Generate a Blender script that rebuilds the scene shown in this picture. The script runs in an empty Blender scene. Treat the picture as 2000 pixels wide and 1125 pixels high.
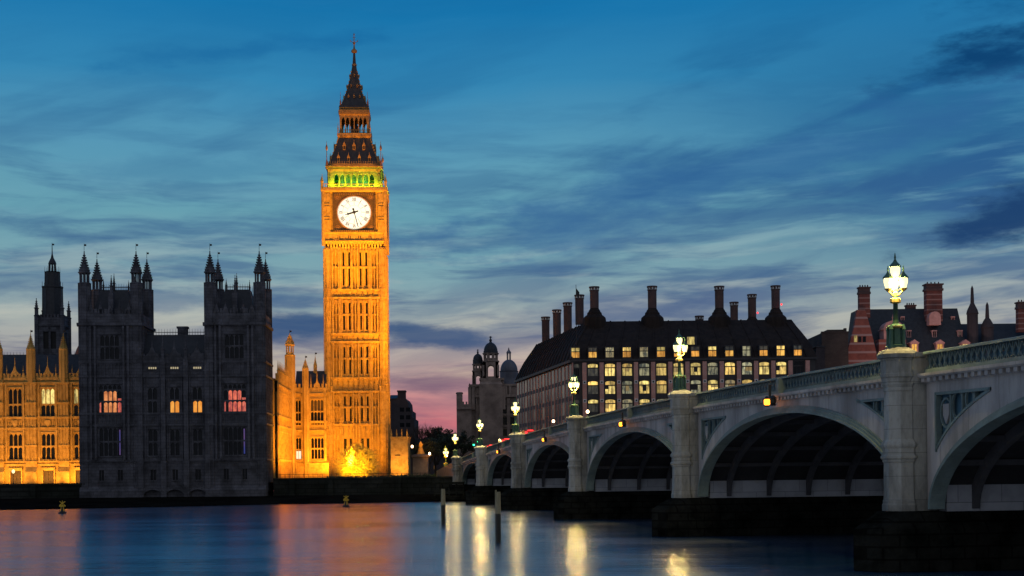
import bpy, bmesh, math, random
from mathutils import Vector, Matrix
random.seed(7)
S = bpy.context.scene
R = math.radians
# ---------------------------------------------------------------- camera
F = 2700.0; HC = 5.0; HY = 922.0; ROLL = 0.0105
cam = bpy.data.cameras.new('camera'); co = bpy.data.objects.new('camera', cam); S.collection.objects.link(co)
cam.sensor_width = 36; cam.lens = 36*F/2000; cam.shift_y = (HY-562.5)/2000
cam.clip_start = 0.5; cam.clip_end = 20000
co.matrix_world = Matrix.Translation((0, 0, HC)) @ Matrix.Rotation(R(90), 4, 'X') @ Matrix.Rotation(-ROLL, 4, 'Z')
S.camera = co
def UV(x, y):
    dx, dy = x-1000, HY-y
    return dx+dy*ROLL, dy-dx*ROLL
def at(x, y, d):
    u, v = UV(x, y)
    return Vector((u*d/F, d, HC+v*d/F))
def atz(x, y, z):                      # the point of the plane z seen at a place of the photo
    u, v = UV(x, y); d = (z-HC)*F/v
    return Vector((u*d/F, d, z))
S.view_settings.view_transform = 'Standard'; S.view_settings.look = 'None'
S.view_settings.exposure = 0; S.view_settings.gamma = 1
S.cycles.use_denoising = True
S.cycles.max_bounces = 6; S.cycles.diffuse_bounces = 2; S.cycles.glossy_bounces = 3
S.cycles.transparent_max_bounces = 6; S.cycles.sample_clamp_indirect = 4
# ---------------------------------------------------------------- node helper
class NT:
    def __init__(s, tree): s.t = tree; s.n = tree.nodes; s.l = tree.links
    def new(s, typ, **kw):
        n = s.n.new(typ)
        for k, v in kw.items(): setattr(n, k, v)
        return n
    def put(s, sock, v):
        if hasattr(v, 'is_output') or hasattr(v, 'links'): s.l.new(v, sock)
        elif isinstance(v, (tuple, list)) and len(v) == 3 and sock.type == 'RGBA': sock.default_value = (*v, 1)
        else: sock.default_value = v
    def m(s, op, a, b=0.0, c=0.0, clamp=False):
        n = s.new('ShaderNodeMath', operation=op, use_clamp=clamp)
        s.put(n.inputs[0], a); s.put(n.inputs[1], b); s.put(n.inputs[2], c)
        return n.outputs[0]
    def mix(s, f, a, b, blend='MIX'):
        n = s.new('ShaderNodeMix', data_type='RGBA', blend_type=blend)
        s.put(n.inputs[0], f); s.put(n.inputs[6], a); s.put(n.inputs[7], b)
        return n.outputs[2]
    def xyz(s, x, y, z):
        n = s.new('ShaderNodeCombineXYZ')
        for i, v in enumerate((x, y, z)): s.put(n.inputs[i], v)
        return n.outputs[0]
    def noise(s, vec, scale, detail=4, rough=.55, dist=0.0):
        n = s.new('ShaderNodeTexNoise'); s.put(n.inputs['Vector'], vec)
        n.inputs['Scale'].default_value = scale; n.inputs['Detail'].default_value = detail
        n.inputs['Roughness'].default_value = rough; n.inputs['Distortion'].default_value = dist
        return n.outputs[0]
    def ramp(s, f, stops, interp='LINEAR'):
        n = s.new('ShaderNodeValToRGB'); cr = n.color_ramp; cr.interpolation = interp
        while len(cr.elements) < len(stops): cr.elements.new(.5)
        for e, (p, c) in zip(cr.elements, stops): e.position = p; e.color = (*c, 1)
        s.put(n.inputs[0], f); return n.outputs[0]
    def mapr(s, v, a, b, c=0.0, d=1.0):
        n = s.new('ShaderNodeMapRange', interpolation_type='SMOOTHSTEP')
        s.put(n.inputs[0], v)
        for i, k in enumerate((a, b, c, d)): n.inputs[i+1].default_value = k
        return n.outputs[0]
# ---------------------------------------------------------------- world: dusk sky after sunset, streaky cloud
W = bpy.data.worlds.new('World'); S.world = W; W.use_nodes = True
g = NT(W.node_tree); g.n.clear()
tc = g.new('ShaderNodeTexCoord'); sp = g.new('ShaderNodeSeparateXYZ'); g.l.new(tc.outputs['Generated'], sp.inputs[0])
X, Y, Z = sp.outputs
az = g.m('ARCTAN2', X, Y)                                  # 0 straight over the river, + to the right
hyp = g.m('SQRT', g.m('ADD', g.m('MULTIPLY', X, X), g.m('MULTIPLY', Y, Y)))
q = g.m('DIVIDE', Z, g.m('MAXIMUM', hyp, 1e-4))            # tangent of the elevation
qa = g.m('ABSOLUTE', q)
# soft large warp so that the bands are not ruler straight
w1 = g.m('SUBTRACT', g.noise(g.xyz(g.m('MULTIPLY', az, 4.0), g.m('MULTIPLY', qa, 10.0), 3.1), 1.0, 3), .5)
qw = g.m('ADD', qa, g.m('MULTIPLY', w1, .05))
base = g.ramp(g.m('MULTIPLY', qw, 2.5), [(0.02, (.58,.150,.170)), (.085, (.60,.175,.200)), (.145, (.56,.27,.27)), (.20, (.50,.40,.36)),
    (.28, (.36,.41,.40)), (.36, (.21,.37,.42)), (.46, (.135,.345,.43)), (.57, (.095,.31,.46)), (.70, (.034,.235,.45)), (.84, (.009,.175,.41)), (1, (.004,.11,.33))])
# the pink of the last light sits low around the bridge end; left and right of it the horizon is paler
off = g.m('ABSOLUTE', g.m('ADD', az, .06))
base = g.mix(g.m('MULTIPLY', g.mapr(off, .10, .26), g.mapr(qw, .13, .05)), base, (.33,.38,.37))
# lighter teal band low on the left, deeper blue high on the right
base = g.mix(g.m('MULTIPLY', g.m('MULTIPLY', g.mapr(az, .02, .32), g.mapr(qa, .12, .2, .2, .72)), g.mapr(qa, .33, .25, .2, 1)), base, (.014,.11,.27))
# streaked cloud: long, thin, slanting up to the right
def slant(k, sx, sy, seed):
    s_ = g.m('SUBTRACT', qa, g.m('MULTIPLY', az, k))
    return g.xyz(g.m('MULTIPLY', g.m('ADD', az, g.m('MULTIPLY', w1, .12)), sx), g.m('MULTIPLY', g.m('ADD', s_, g.m('MULTIPLY', w1, .03)), sy), seed)
slate = g.ramp(g.m('MULTIPLY', qa, 2.5), [(.05, (.30,.105,.16)), (.17, (.20,.15,.20)), (.26, (.05,.105,.23)), (.45, (.035,.115,.27)), (.7, (.006,.095,.27)), (1, (.002,.05,.18))])
right = g.mapr(az, -.08, .22)
n1 = g.noise(slant(.24, 5.5, 24, 1.7), 1.0, 6, .55)
c1 = g.m('MULTIPLY', g.mapr(n1, .44, .64), g.m('MULTIPLY', g.m('ADD', .40, g.m('MULTIPLY', right, .5)), g.mapr(qa, .34, .23, .12, 1)))
col = g.mix(c1, base, slate)
n2 = g.noise(slant(-.02, 7, 62, 5.3), 1.0, 6, .6)
c2 = g.m('MULTIPLY', g.mapr(n2, .44, .64), g.m('MULTIPLY', g.mapr(qa, .31, .13, .05, 1), .68))
col = g.mix(c2, col, slate)
n3 = g.noise(slant(.05, 6, 50, 9.9), 1.0, 6, .6)
pale = g.ramp(g.m('MULTIPLY', qa, 2.5), [(.1, (.62,.27,.25)), (.2, (.58,.51,.38)), (.3, (.46,.50,.46)), (.45, (.17,.38,.46)), (.7, (.03,.25,.48)), (1, (.01,.14,.38))])
c3 = g.m('MULTIPLY', g.mapr(n3, .48, .68), g.mapr(qa, .30, .18, 0.2, .75))
col = g.mix(c3, col, pale)
# single darker clouds: (azimuth, tan elevation, half width, half height, strength)
def blob(a0, q0, ra, rq, k, tilt=0.0):
    da = g.m('SUBTRACT', az, a0)
    dq = g.m('SUBTRACT', g.m('SUBTRACT', qa, q0), g.m('MULTIPLY', da, tilt))
    r = g.m('SQRT', g.m('ADD', g.m('POWER', g.m('ABSOLUTE', g.m('DIVIDE', da, ra)), 2.0), g.m('POWER', g.m('ABSOLUTE', g.m('DIVIDE', dq, rq)), 2.0)))
    r = g.m('ADD', r, g.m('MULTIPLY', g.m('SUBTRACT', nb, .5), 2.6))
    return g.m('MULTIPLY', g.mapr(r, 1.15, .25), k)
nb = g.noise(g.xyz(g.m('MULTIPLY', az, 16.0), g.m('MULTIPLY', qa, 44.0), 2.2), 1.0, 6, .62)
for a0, q0, ra, rq, k, t, c in [(.345,.284,.080,.020,.9,.12,(.003,.045,.15)), (.375,.335,.07,.030,.7,.3,(.004,.075,.22)), (.355,.172,.065,.020,.95,.25,(.012,.05,.15)),
        (.275,.262,.02,.005,.6,.1,(.01,.09,.24)), (-.15,.104,.05,.012,.85,-.02,(.035,.085,.20)), (-.055,.098,.065,.009,.85,-.10,(.035,.085,.20)),
        (-.05,.065,.06,.008,.55,.0,(.17,.10,.17)), (-.305,.166,.05,.011,.6,-.25,(.04,.12,.26)), (-.25,.125,.13,.012,.55,.0,(.05,.12,.25)),
        (-.20,.30,.10,.010,.45,.15,(.006,.12,.33)), (-.235,.215,.10,.012,.35,.05,(.04,.17,.33)), (.17,.215,.22,.028,.60,.22,(.028,.125,.31)), (.05,.175,.14,.018,.40,.1,(.05,.15,.31)), (.10,.115,.14,.014,.45,.05,(.10,.14,.26))]:
    col = g.mix(blob(a0, q0, ra, rq, k, t), col, c)
# the eastern half of the sky, behind the viewer, is plain grey dusk
back = g.mapr(Y, .25, -.35)
col = g.mix(back, col, (.30,.325,.385))
bg = g.new('ShaderNodeBackground'); g.l.new(col, bg.inputs[0]); bg.inputs[1].default_value = 1.0
wo = g.new('ShaderNodeOutputWorld'); g.l.new(bg.outputs[0], wo.inputs[0])
# ---------------------------------------------------------------- object helpers
def tag(o, label=None, cat=None, group=None, kind=None):
    if label: o['label'] = label
    if cat: o['category'] = cat
    if group: o['group'] = group
    if kind: o['kind'] = kind
    return o
def thing(name, label, cat, loc=(0,0,0), rz=0.0, group=None):
    o = bpy.data.objects.new(name, None); S.collection.objects.link(o)
    o.empty_display_size = 1; o.location = loc; o.rotation_euler = (0, 0, rz)
    return tag(o, label, cat, group)
def dup(o, parent=None):
    c = o.copy(); S.collection.objects.link(c)
    if parent is not None: c.parent = parent
    for ch in list(o.children): dup(ch, c)
    return c
class MB:
    def __init__(s): s.v = []; s.f = []; s.T = None; s.sm = []
    def add(s, pts, faces):
        b = len(s.v)
        for p in pts:
            p = Vector(p)
            if s.T is not None: p = s.T @ p
            s.v.append(p)
        for f in faces: s.f.append([b+i for i in f])
    def box(s, x0, x1, y0, y1, z0, z1):
        s.add([(x0,y0,z0),(x1,y0,z0),(x1,y1,z0),(x0,y1,z0),(x0,y0,z1),(x1,y0,z1),(x1,y1,z1),(x0,y1,z1)],
              [(0,3,2,1),(4,5,6,7),(0,1,5,4),(1,2,6,5),(2,3,7,6),(3,0,4,7)])
    def cbox(s, x, y, z, a, b, c): s.box(x-a/2, x+a/2, y-b/2, y+b/2, z, z+c)
    def lathe(s, cx, cy, prof, n=8, rot=0.0, sx=1, sy=1):
        b = []
        for r, z in prof:
            for k in range(n):
                a = rot+2*math.pi*k/n
                b.append((cx+sx*r*math.cos(a), cy+sy*r*math.sin(a), z))
        fs = []
        for i in range(len(prof)-1):
            for k in range(n):
                k2 = (k+1) % n
                fs.append((i*n+k, i*n+k2, (i+1)*n+k2, (i+1)*n+k))
        fs.append(tuple(range(n-1, -1, -1))); fs.append(tuple((len(prof)-1)*n+k for k in range(n)))
        s.add(b, fs)
    def sq(s, cx, cy, prof, sx=1, sy=1):          # square plan, half widths
        s.lathe(cx, cy, [(r*math.sqrt(2), z) for r, z in prof], 4, math.pi/4, sx, sy)
    def prism(s, poly, y0, y1):                   # polygon in x,z pushed along y
        n = len(poly)
        s.add([(x, y0, z) for x, z in poly]+[(x, y1, z) for x, z in poly],
              [tuple(range(n)), tuple(range(2*n-1, n-1, -1))]+[(i, i+n, (i+1) % n+n, (i+1) % n) for i in range(n)])
    def prismx(s, poly, x0, x1):                  # polygon in y,z pushed along x
        n = len(poly)
        s.add([(x0, y, z) for y, z in poly]+[(x1, y, z) for y, z in poly],
              [tuple(range(n-1, -1, -1)), tuple(range(n, 2*n))]+[(i, (i+1) % n, (i+1) % n+n, i+n) for i in range(n)])
    def tube(s, p0, p1, r0, r1=None, n=5):
        p0, p1 = Vector(p0), Vector(p1); r1 = r0 if r1 is None else r1
        d = (p1-p0)
        if d.length < 1e-6: return
        d.normalize(); a = d.orthogonal().normalized(); b = d.cross(a)
        pts = []
        for p, r in ((p0, r0), (p1, r1)):
            for k in range(n):
                t = 2*math.pi*k/n
                pts.append(p+a*(r*math.cos(t))+b*(r*math.sin(t)))
        s.add(pts, [(k, (k+1) % n, n+(k+1) % n, n+k) for k in range(n)]+[tuple(range(n-1, -1, -1)), tuple(range(n, 2*n))])
    def wall(s, u0, u1, z0, z1, holes=(), y=0.0, dep=.4):
        us = sorted({u0, u1, *[h[0] for h in holes], *[h[1] for h in holes]})
        zs = sorted({z0, z1, *[h[2] for h in holes], *[h[3] for h in holes]})
        def inh(a, b): return any(h[0] < a < h[1] and h[2] < b < h[3] for h in holes)
        for i in range(len(us)-1):
            j = 0
            while j < len(zs)-1:
                if inh((us[i]+us[i+1])/2, (zs[j]+zs[j+1])/2): j += 1; continue
                k = j
                while k < len(zs)-1 and not inh((us[i]+us[i+1])/2, (zs[k]+zs[k+1])/2): k += 1
                s.add([(us[i],y,zs[j]),(us[i+1],y,zs[j]),(us[i+1],y,zs[k]),(us[i],y,zs[k])], [(0,1,2,3)])
                j = k
        for a, b, c, d in holes:
            e = y+dep
            s.add([(a,y,c),(b,y,c),(b,y,d),(a,y,d),(a,e,c),(b,e,c),(b,e,d),(a,e,d)], [(0,4,5,1),(1,5,6,2),(2,6,7,3),(3,7,4,0)])
    def archhead(s, u0, u1, zs, zt, y0, y1, pointed=True, n=6, rise=None):   # solid above an arched opening
        w = u1-u0; m = (u0+u1)/2; h = rise if rise else (w*.75 if pointed else w/2)
        L = []
        for i in range(n+1):
            a = math.pi/2*i/n
            if pointed: x = w/2*(1-math.sin(a)**.8*1.0) if False else w/2*(1-(i/n)); zz = h*math.sin(a)**.85
            else: x = w/2*math.cos(a); zz = h*math.sin(a)
            L.append((x, zz))
        poly = [(m-x, zs+z) for x, z in L]+[(m+x, zs+z) for x, z in reversed(L[:-1])]
        s.prism([*poly, (u1, zt), (u0, zt)], y0, y1)
    def build(s, name, mat, parent=None, loc=None, smooth=False):
        me = bpy.data.meshes.new(name); me.from_pydata([tuple(p) for p in s.v], [], s.f); me.validate(); me.update()
        o = bpy.data.objects.new(name, me); S.collection.objects.link(o)
        me.materials.append(mat)
        if smooth:
            for p in me.polygons: p.use_smooth = True
        if parent is not None: o.parent = parent
        if loc is not None: o.location = loc
        return o
def RZ(a): return Matrix.Rotation(a, 4, 'Z')
def FACES(): return [RZ(k*math.pi/2) for k in range(4)]
# ---------------------------------------------------------------- materials
def mat(name, c1, c2=None, rough=.8, scale=.5, bump=0.0, bscale=6, emit=None, es=0, metal=0, stretch=(1,1,1), stripe=None, spec=.3, brick=None):
    m = bpy.data.materials.new(name); m.use_nodes = True
    t = NT(m.node_tree); b = t.n['Principled BSDF']
    geo = t.new('ShaderNodeNewGeometry'); pos = geo.outputs['Position']
    if stretch != (1,1,1):
        mp = t.new('ShaderNodeMapping'); mp.inputs['Scale'].default_value = stretch; t.l.new(pos, mp.inputs[0]); pos = mp.outputs[0]
    c2 = c2 or tuple(x*.6 for x in c1)
    n = t.noise(pos, scale, 6, .65)
    col = t.mix(t.mapr(n, .35, .68), c1, c2)
    n2 = t.noise(pos, scale*9, 3, .6)
    col = t.mix(t.mapr(n2, .45, .75, 0, .45), col, tuple(x*.55 for x in c1))
    if stripe:                                       # courses of another stone: (period, share, colour)
        sx = t.new('ShaderNodeSeparateXYZ'); t.l.new(geo.outputs['Position'], sx.inputs[0])
        f = t.m('FRACT', t.m('DIVIDE', sx.outputs[2], stripe[0]))
        col = t.mix(t.m('LESS_THAN', f, stripe[1]), col, stripe[2])
    if brick:                                        # joints between ashlar blocks
        bt = t.new('ShaderNodeTexBrick'); sx = t.new('ShaderNodeSeparateXYZ'); t.l.new(geo.outputs['Position'], sx.inputs[0])
        t.l.new(t.xyz(t.m('ADD', sx.outputs[0], sx.outputs[1]), sx.outputs[2], 0.0), bt.inputs['Vector'])
        bt.inputs['Scale'].default_value = 1; bt.inputs['Brick Width'].default_value = brick[0]; bt.inputs['Row Height'].default_value = brick[1]
        bt.inputs['Mortar Size'].default_value = brick[2]; bt.inputs['Color1'].default_value = (1,1,1,1); bt.inputs['Color2'].default_value = (.8,.8,.8,1); bt.inputs['Mortar'].default_value = (.45,.45,.45,1)
        col = t.mix(1.0, col, bt.outputs[0], 'MULTIPLY')
    t.l.new(col, b.inputs['Base Color'])
    b.inputs['Roughness'].default_value = rough; b.inputs['Metallic'].default_value = metal; b.inputs['Specular IOR Level'].default_value = spec
    if bump:
        bn = t.new('ShaderNodeBump'); bn.inputs['Strength'].default_value = bump; bn.inputs['Distance'].default_value = .1
        t.l.new(t.noise(geo.outputs['Position'], bscale, 5, .6), bn.inputs['Height']); t.l.new(bn.outputs[0], b.inputs['Normal'])
    if emit:
        b.inputs['Emission Color'].default_value = (*emit, 1); b.inputs['Emission Strength'].default_value = es
    return m
def glow(name, c, s, var=0.0, scale=1.0, dark=None):   # a lit pane: curtains and furniture make it uneven
    m = bpy.data.materials.new(name); m.use_nodes = True
    t = NT(m.node_tree); b = t.n['Principled BSDF']; b.inputs['Base Color'].default_value = (.03,.03,.03,1); b.inputs['Roughness'].default_value = .3
    geo = t.new('ShaderNodeNewGeometry'); oi = t.new('ShaderNodeObjectInfo')
    b.inputs['Emission Color'].default_value = (*c, 1)
    if var:
        mp = t.new('ShaderNodeMapping'); mp.inputs['Scale'].default_value = (1.0, .2, .35); t.l.new(geo.outputs['Position'], mp.inputs[0])
        n = t.noise(mp.outputs[0], scale, 4, .7)
        ca = t.mix(t.mapr(t.m('FRACT', t.m('MULTIPLY', oi.outputs['Random'], 7.3)), .3, 1.0, 0, .7), c, (c[0], c[1]*.72, c[2]*.5))
        t.l.new(t.mix(t.mapr(n, .35, .65), ca, dark or tuple(x*.35 for x in c)), b.inputs['Emission Color'])
        st = t.m('MULTIPLY', t.m('ADD', 1-var, t.m('MULTIPLY', oi.outputs['Random'], 2*var)), s)
        t.l.new(st, b.inputs['Emission Strength'])
    else: b.inputs['Emission Strength'].default_value = s
    return m
M = dict(
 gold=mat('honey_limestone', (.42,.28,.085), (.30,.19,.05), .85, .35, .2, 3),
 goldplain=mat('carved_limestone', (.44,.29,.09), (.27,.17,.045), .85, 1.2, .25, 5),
 grey=mat('unlit_limestone', (.094,.098,.122), (.034,.036,.045), .85, .45, .6, 3, brick=(1.3,.55,.03)),  # shaded copy of the palace limestone: the missing floodlight is put into its colour
 slate=mat('dark_slate', (.030,.034,.042), (.018,.02,.026), .6, 1.5, .3, 8),
 iron=mat('cast_iron_roof', (.040,.037,.040), (.025,.022,.026), .55, 1.5, .3, 8),
 gilt=mat('gilded_ironwork', (.34,.19,.055), (.20,.10,.03), .45, 2, metal=.3),
 dark=mat('dark_void', (.012,.012,.013), rough=.7),
 glass=mat('dark_window_glass', (.006,.008,.011), (.010,.012,.016), .2, 1.2, spec=.15),
 stone2=mat('portland_stone', (.27,.205,.175), (.13,.098,.085), .85, .25, .4, 3),
 dome=mat('lead_dome', (.13,.135,.17), (.08,.085,.11), .6, .3),
 bronze=mat('bronze_roof_sheet', (.030,.022,.019), (.017,.013,.012), .8, .3, .3, 2, spec=.1, stretch=(3,3,.4)),
 bronzedark=mat('bronze_wall_panel', (.035,.032,.034), (.022,.02,.022), .5, .5),
 pinkstone=mat('pink_sandstone', (.50,.27,.23), (.36,.19,.165), .85, .6, .2, 4),
 chim=mat('dark_red_chimney_cladding', (.09,.050,.045), (.055,.035,.035), .7, .5),
 zinc=mat('pale_chimney_grille', (.55,.58,.60), rough=.5),
 brickb=mat('red_brick_with_stone_bands', (.26,.085,.065), (.17,.055,.045), .85, .7, .3, 9, stripe=(1.9,.24,(.31,.20,.19))),
 brickf=mat('banded_chimney_brick', (.17,.055,.045), (.10,.04,.035), .85, .7, .3, 9, stripe=(1.15,.25,(.24,.14,.125))),
 pinkp=mat('pink_stone_trim', (.55,.30,.27), (.42,.22,.20), .85, .8),
 brown=mat('brown_brick_wall', (.085,.066,.058), (.06,.046,.042), .9, .4, .3, 6, brick=(.5,.2,.02)),
 shade=mat('dark_stone_wall', (.055,.046,.052), (.035,.03,.035), .9, .2, .3, 4),
 paint=mat('pale_grey_painted_iron', (.50,.465,.435), (.26,.24,.22), .6, .5, .15, 3, stretch=(1,1,.2), brick=(2.3,40,.015)),
 green=mat('grey_green_paint', (.17,.23,.22), (.11,.15,.145), .5, .6, .15, 5),
 teal=mat('blue_green_paint', (.07,.16,.22), (.05,.115,.16), .5, .8, .1, 5),
 granite=mat('weathered_granite', (.44,.43,.375), (.14,.14,.122), .85, .7, .5, 4, stretch=(1,1,.3), brick=(40,1.15,.012)),
 weed=mat('weedy_wet_stone', (.020,.021,.018), (.004,.005,.004), .9, .6, .8, 3, spec=0, brick=(1.4,.6,.05)),
 flank=mat('pale_pier_stone', (.46,.48,.51), (.33,.35,.38), .8, .15, .2, 2, brick=(2.6,1.1,.02)),
 rib=mat('dark_iron_rib', (.075,.075,.08), (.045,.045,.05), .7, .5),  # plain dark grey for ribs and cross beams
 soffit=mat('dark_bridge_soffit', (.030,.030,.032), (.018,.018,.02), .8, .4),  # plain dark grey for arch undersides and pier cores
 lampgreen=mat('lamp_green_paint', (.06,.13,.08), (.04,.09,.055), .4, 3),
 brass=mat('lamp_gilding', (.45,.34,.11), (.35,.25,.07), .4, 3, metal=.3),
 timber=mat('weathered_timber', (.30,.27,.17), (.17,.16,.10), .85, 2, .6, 10, stretch=(3,3,.4)),
 tarred=mat('wet_tarred_timber', (.03,.03,.022), (.015,.015,.012), .5, 2, .6, 10, stretch=(3,3,.4)),
 yellow=mat('yellow_buoy_paint', (.60,.40,.03), (.45,.28,.02), .5, 2),
 black=mat('black_paint', (.02,.02,.022), rough=.5),
 red=mat('light_trail_red_paint', (.45,.03,.03), (.35,.02,.02), .25, 1, spec=.5),
 asphalt=mat('asphalt', (.05,.05,.052), (.035,.035,.036), .85, .8, .4, 12),
 pave=mat('paving', (.12,.115,.11), (.08,.078,.075), .85, .5, .2, 6),
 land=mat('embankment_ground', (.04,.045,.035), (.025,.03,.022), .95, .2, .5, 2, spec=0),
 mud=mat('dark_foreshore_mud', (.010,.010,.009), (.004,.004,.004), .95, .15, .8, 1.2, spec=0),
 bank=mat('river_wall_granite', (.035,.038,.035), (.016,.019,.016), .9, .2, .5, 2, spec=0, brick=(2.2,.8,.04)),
 bark=mat('bark', (.055,.042,.035), (.035,.027,.022), .9, 2, .6, 8),
 twig=mat('bare_twigs', (.34,.27,.10), (.24,.19,.07), .9, 1.5),
 leaf=mat('dark_evergreen_leaves', (.035,.05,.028), (.02,.03,.018), .7, .7),
 hedge=mat('clipped_hedge_leaves', (.03,.045,.025), (.02,.028,.016), .8, .8),
 rustlit=mat('rusty_red_lit_finial', (.24,.10,.07), (.16,.07,.05), .7, 1),  # red light on the ventilator turret is put into this colour
 white=mat('white_trim', (.62,.60,.60), (.5,.48,.48), .7, 1),
)
G = dict(
 dial=glow('clock_dial_opal_glass', (1,.91,.66), 1.35),
 warm=glow('curtained_orange_pane', (1,.36,.11), .95, .15, 2.2, (.45,.12,.03)),
 amber=glow('amber_pane', (1,.42,.06), .95, .2, 1.2, (.8,.25,.02)),
 pink=glow('pink_lit_pane', (.92,.22,.13), .85, .2, 2.2, (.35,.05,.05)),
 purple=glow('purple_lit_pane', (.16,.07,.22), .5, .2, 1.5, (.03,.05,.3)),
 office=glow('office_pane_lit', (.97,.74,.22), 1.05, .55, 1.6, (.22,.16,.05)),
 officew=glow('office_pane_orange', (.95,.52,.10), .95, .3, 1.6, (.40,.17,.02)),
 officeb=glow('office_pane_daylight', (.62,.58,.33), .62, .5, 1.6, (.06,.07,.06)),
 blind=glow('glowing_window_blind', (.55,.40,.16), .55, .3, 1.0, (.40,.28,.10)),  # room light on the blind is put in as its own dim glow
 dimoff=glow('office_pane_dim', (.10,.10,.075), .5, .4, 1.6, (.02,.02,.02)),
 slot=glow('small_lit_slot', (.9,.75,.45), .45),
 cream=glow('cream_lit_pane', (1,.82,.55), 1.1),
 lamp=glow('lantern_glass', (1,.84,.40), 1.7),
 orange=glow('amber_lantern_glass', (1,.32,.02), 5),
 star=glow('peach_lamp_glass', (1,.62,.32), 12),
 redl=glow('red_lamp_glass', (1,.03,.03), 3),
 greenl=glow('green_signal_glass', (.02,1,.35), 6),
 belfry=glow('lit_belfry_back', (.03,.45,.04), .45),
)
PY = R(3.2)      # the palace stands turned by this much
def light(name, typ, loc, energy, color, target=None, **kw):
    l = bpy.data.lights.new(name, typ); l.energy = energy; l.color = color
    for k, v in kw.items(): setattr(l, k, v)
    o = bpy.data.objects.new(name, l); S.collection.objects.link(o); o.location = loc
    if target is not None: o.rotation_euler = (Vector(target)-Vector(loc)).to_track_quat('-Z', 'Y').to_euler()
    return o
# ================================================================ SETTING
def sheet(name, pts, faces, m, kind='structure'):
    b = MB(); b.add(pts, faces); o = b.build(name, m); o['kind'] = kind; return o
wm = bpy.data.materials.new('river_water'); wm.use_nodes = True
t = NT(wm.node_tree); b_ = t.n['Principled BSDF']
b_.inputs['Base Color'].default_value = (.0005,.045,.110,1); b_.inputs['Roughness'].default_value = .16; b_.inputs['IOR'].default_value = 4.2
b_.inputs['Specular IOR Level'].default_value = .8; b_.inputs['Specular Tint'].default_value = (1,.95,.92,1)
ge = t.new('ShaderNodeNewGeometry')
def stretched(sx, sy, seed):
    mp = t.new('ShaderNodeMapping'); mp.inputs['Scale'].default_value = (sx, sy, 1); mp.inputs['Location'].default_value = (seed, seed*2, seed)
    t.l.new(ge.outputs['Position'], mp.inputs[0]); return mp.outputs[0]
h = t.m('ADD', t.m('MULTIPLY', t.noise(stretched(.03, .34, 1), 1, 3, .5), .40), t.m('ADD', t.m('MULTIPLY', t.noise(stretched(.07, 1.4, 4), 1, 4, .6), .75), t.m('MULTIPLY', t.noise(stretched(.22, 4, 2), 1, 2, .5), .10)))
bp = t.new('ShaderNodeBump'); bp.inputs['Strength'].default_value = 1.0; bp.inputs['Distance'].default_value = .20
t.l.new(h, bp.inputs['Height']); t.l.new(bp.outputs[0], b_.inputs['Normal'])
t.l.new(t.mapr(t.noise(stretched(.03, .09, 7), 1, 3), .3, .7, .13, .23), b_.inputs['Roughness'])
water = sheet('river_water', [(-1500,-250,0),(1500,-250,0),(1500,420,0),(-1500,420,0)], [(0,1,2,3)], wm)
BX, BY, BA = -9.88, 246.99, math.atan2(-.9874, .1585)
def br(tt, n, z=0): return Vector((BX+.1585*tt+.9874*n, BY-.9874*tt+.1585*n, z))
# land behind the river wall: one sheet out to the horizon
L0 = [(-1500,160), (-130,240), (-77,247.5), (-43,250.5), (-22,249), (-14,249.5)]
edge = [Vector((x, y, 3.6)) for x, y in L0]+[br(-3, 0, 3.6), br(-3, 30, 3.6), br(-3, 300, 3.6), Vector((1500, 520, 3.6))]
b = MB(); n = len(edge)
b.add(edge+[Vector((p.x*6, 9000, 3.6)) for p in edge], [(i, i+1, n+i+1, n+i) for i in range(n-1)])
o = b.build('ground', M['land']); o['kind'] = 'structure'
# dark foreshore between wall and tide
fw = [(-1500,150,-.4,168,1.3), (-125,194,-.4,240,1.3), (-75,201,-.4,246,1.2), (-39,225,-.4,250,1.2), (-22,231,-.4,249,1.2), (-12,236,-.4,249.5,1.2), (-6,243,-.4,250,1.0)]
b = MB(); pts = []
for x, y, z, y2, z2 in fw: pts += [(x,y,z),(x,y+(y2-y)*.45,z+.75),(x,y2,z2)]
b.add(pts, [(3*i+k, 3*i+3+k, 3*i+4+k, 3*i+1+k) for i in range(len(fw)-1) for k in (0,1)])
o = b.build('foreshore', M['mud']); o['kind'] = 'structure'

# river walls ---------------------------------------------------
def river_wall(pts, z0, z1, label, hedge=False, steps=()):
    r = thing('river_wall', label, 'wall', (pts[0][0], pts[0][1], 0)); ox, oy = pts[0]
    b = MB(); c = MB(); m_ = MB()
    for (x0,y0),(x1,y1) in zip(pts, pts[1:]):
        x0 -= ox; x1 -= ox; y0 -= oy; y1 -= oy
        def bar(k, q, za, zb, off):
            k.add([(x0,y0-off,za),(x1,y1-off,za),(x1,y1+q,za),(x0,y0+q,za),(x0,y0-off,zb),(x1,y1-off,zb),(x1,y1+q,zb),(x0,y0+q,zb)],
                  [(0,3,2,1),(4,5,6,7),(0,1,5,4),(1,2,6,5),(2,3,7,6),(3,0,4,7)])
        bar(b, 1.2, z0-1, z1-.35, 0); bar(c, 1.4, z1-.35, z1, .2); bar(m_, 0, z1-1.25, z1-1.0, .12)
        L = math.hypot(x1-x0, y1-y0)
        for i in range(int(L/7)):
            f = (i+.5)*7/L; b.cbox(x0+(x1-x0)*f, y0+(y1-y0)*f-.1, z0-1, 1.0, .8, z1-z0+.65)
    b.build('wall_face', M['bank'], r); c.build('coping', M['bank'], r); m_.build('moulding', M['bank'], r)
    return r
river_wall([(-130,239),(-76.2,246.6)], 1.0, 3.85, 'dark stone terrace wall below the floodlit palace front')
river_wall([(-43.2,250.2),(-24,248.6),(-8.5,249)], 1.0, 4.35, 'dark embankment wall in front of the clock tower')
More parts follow.
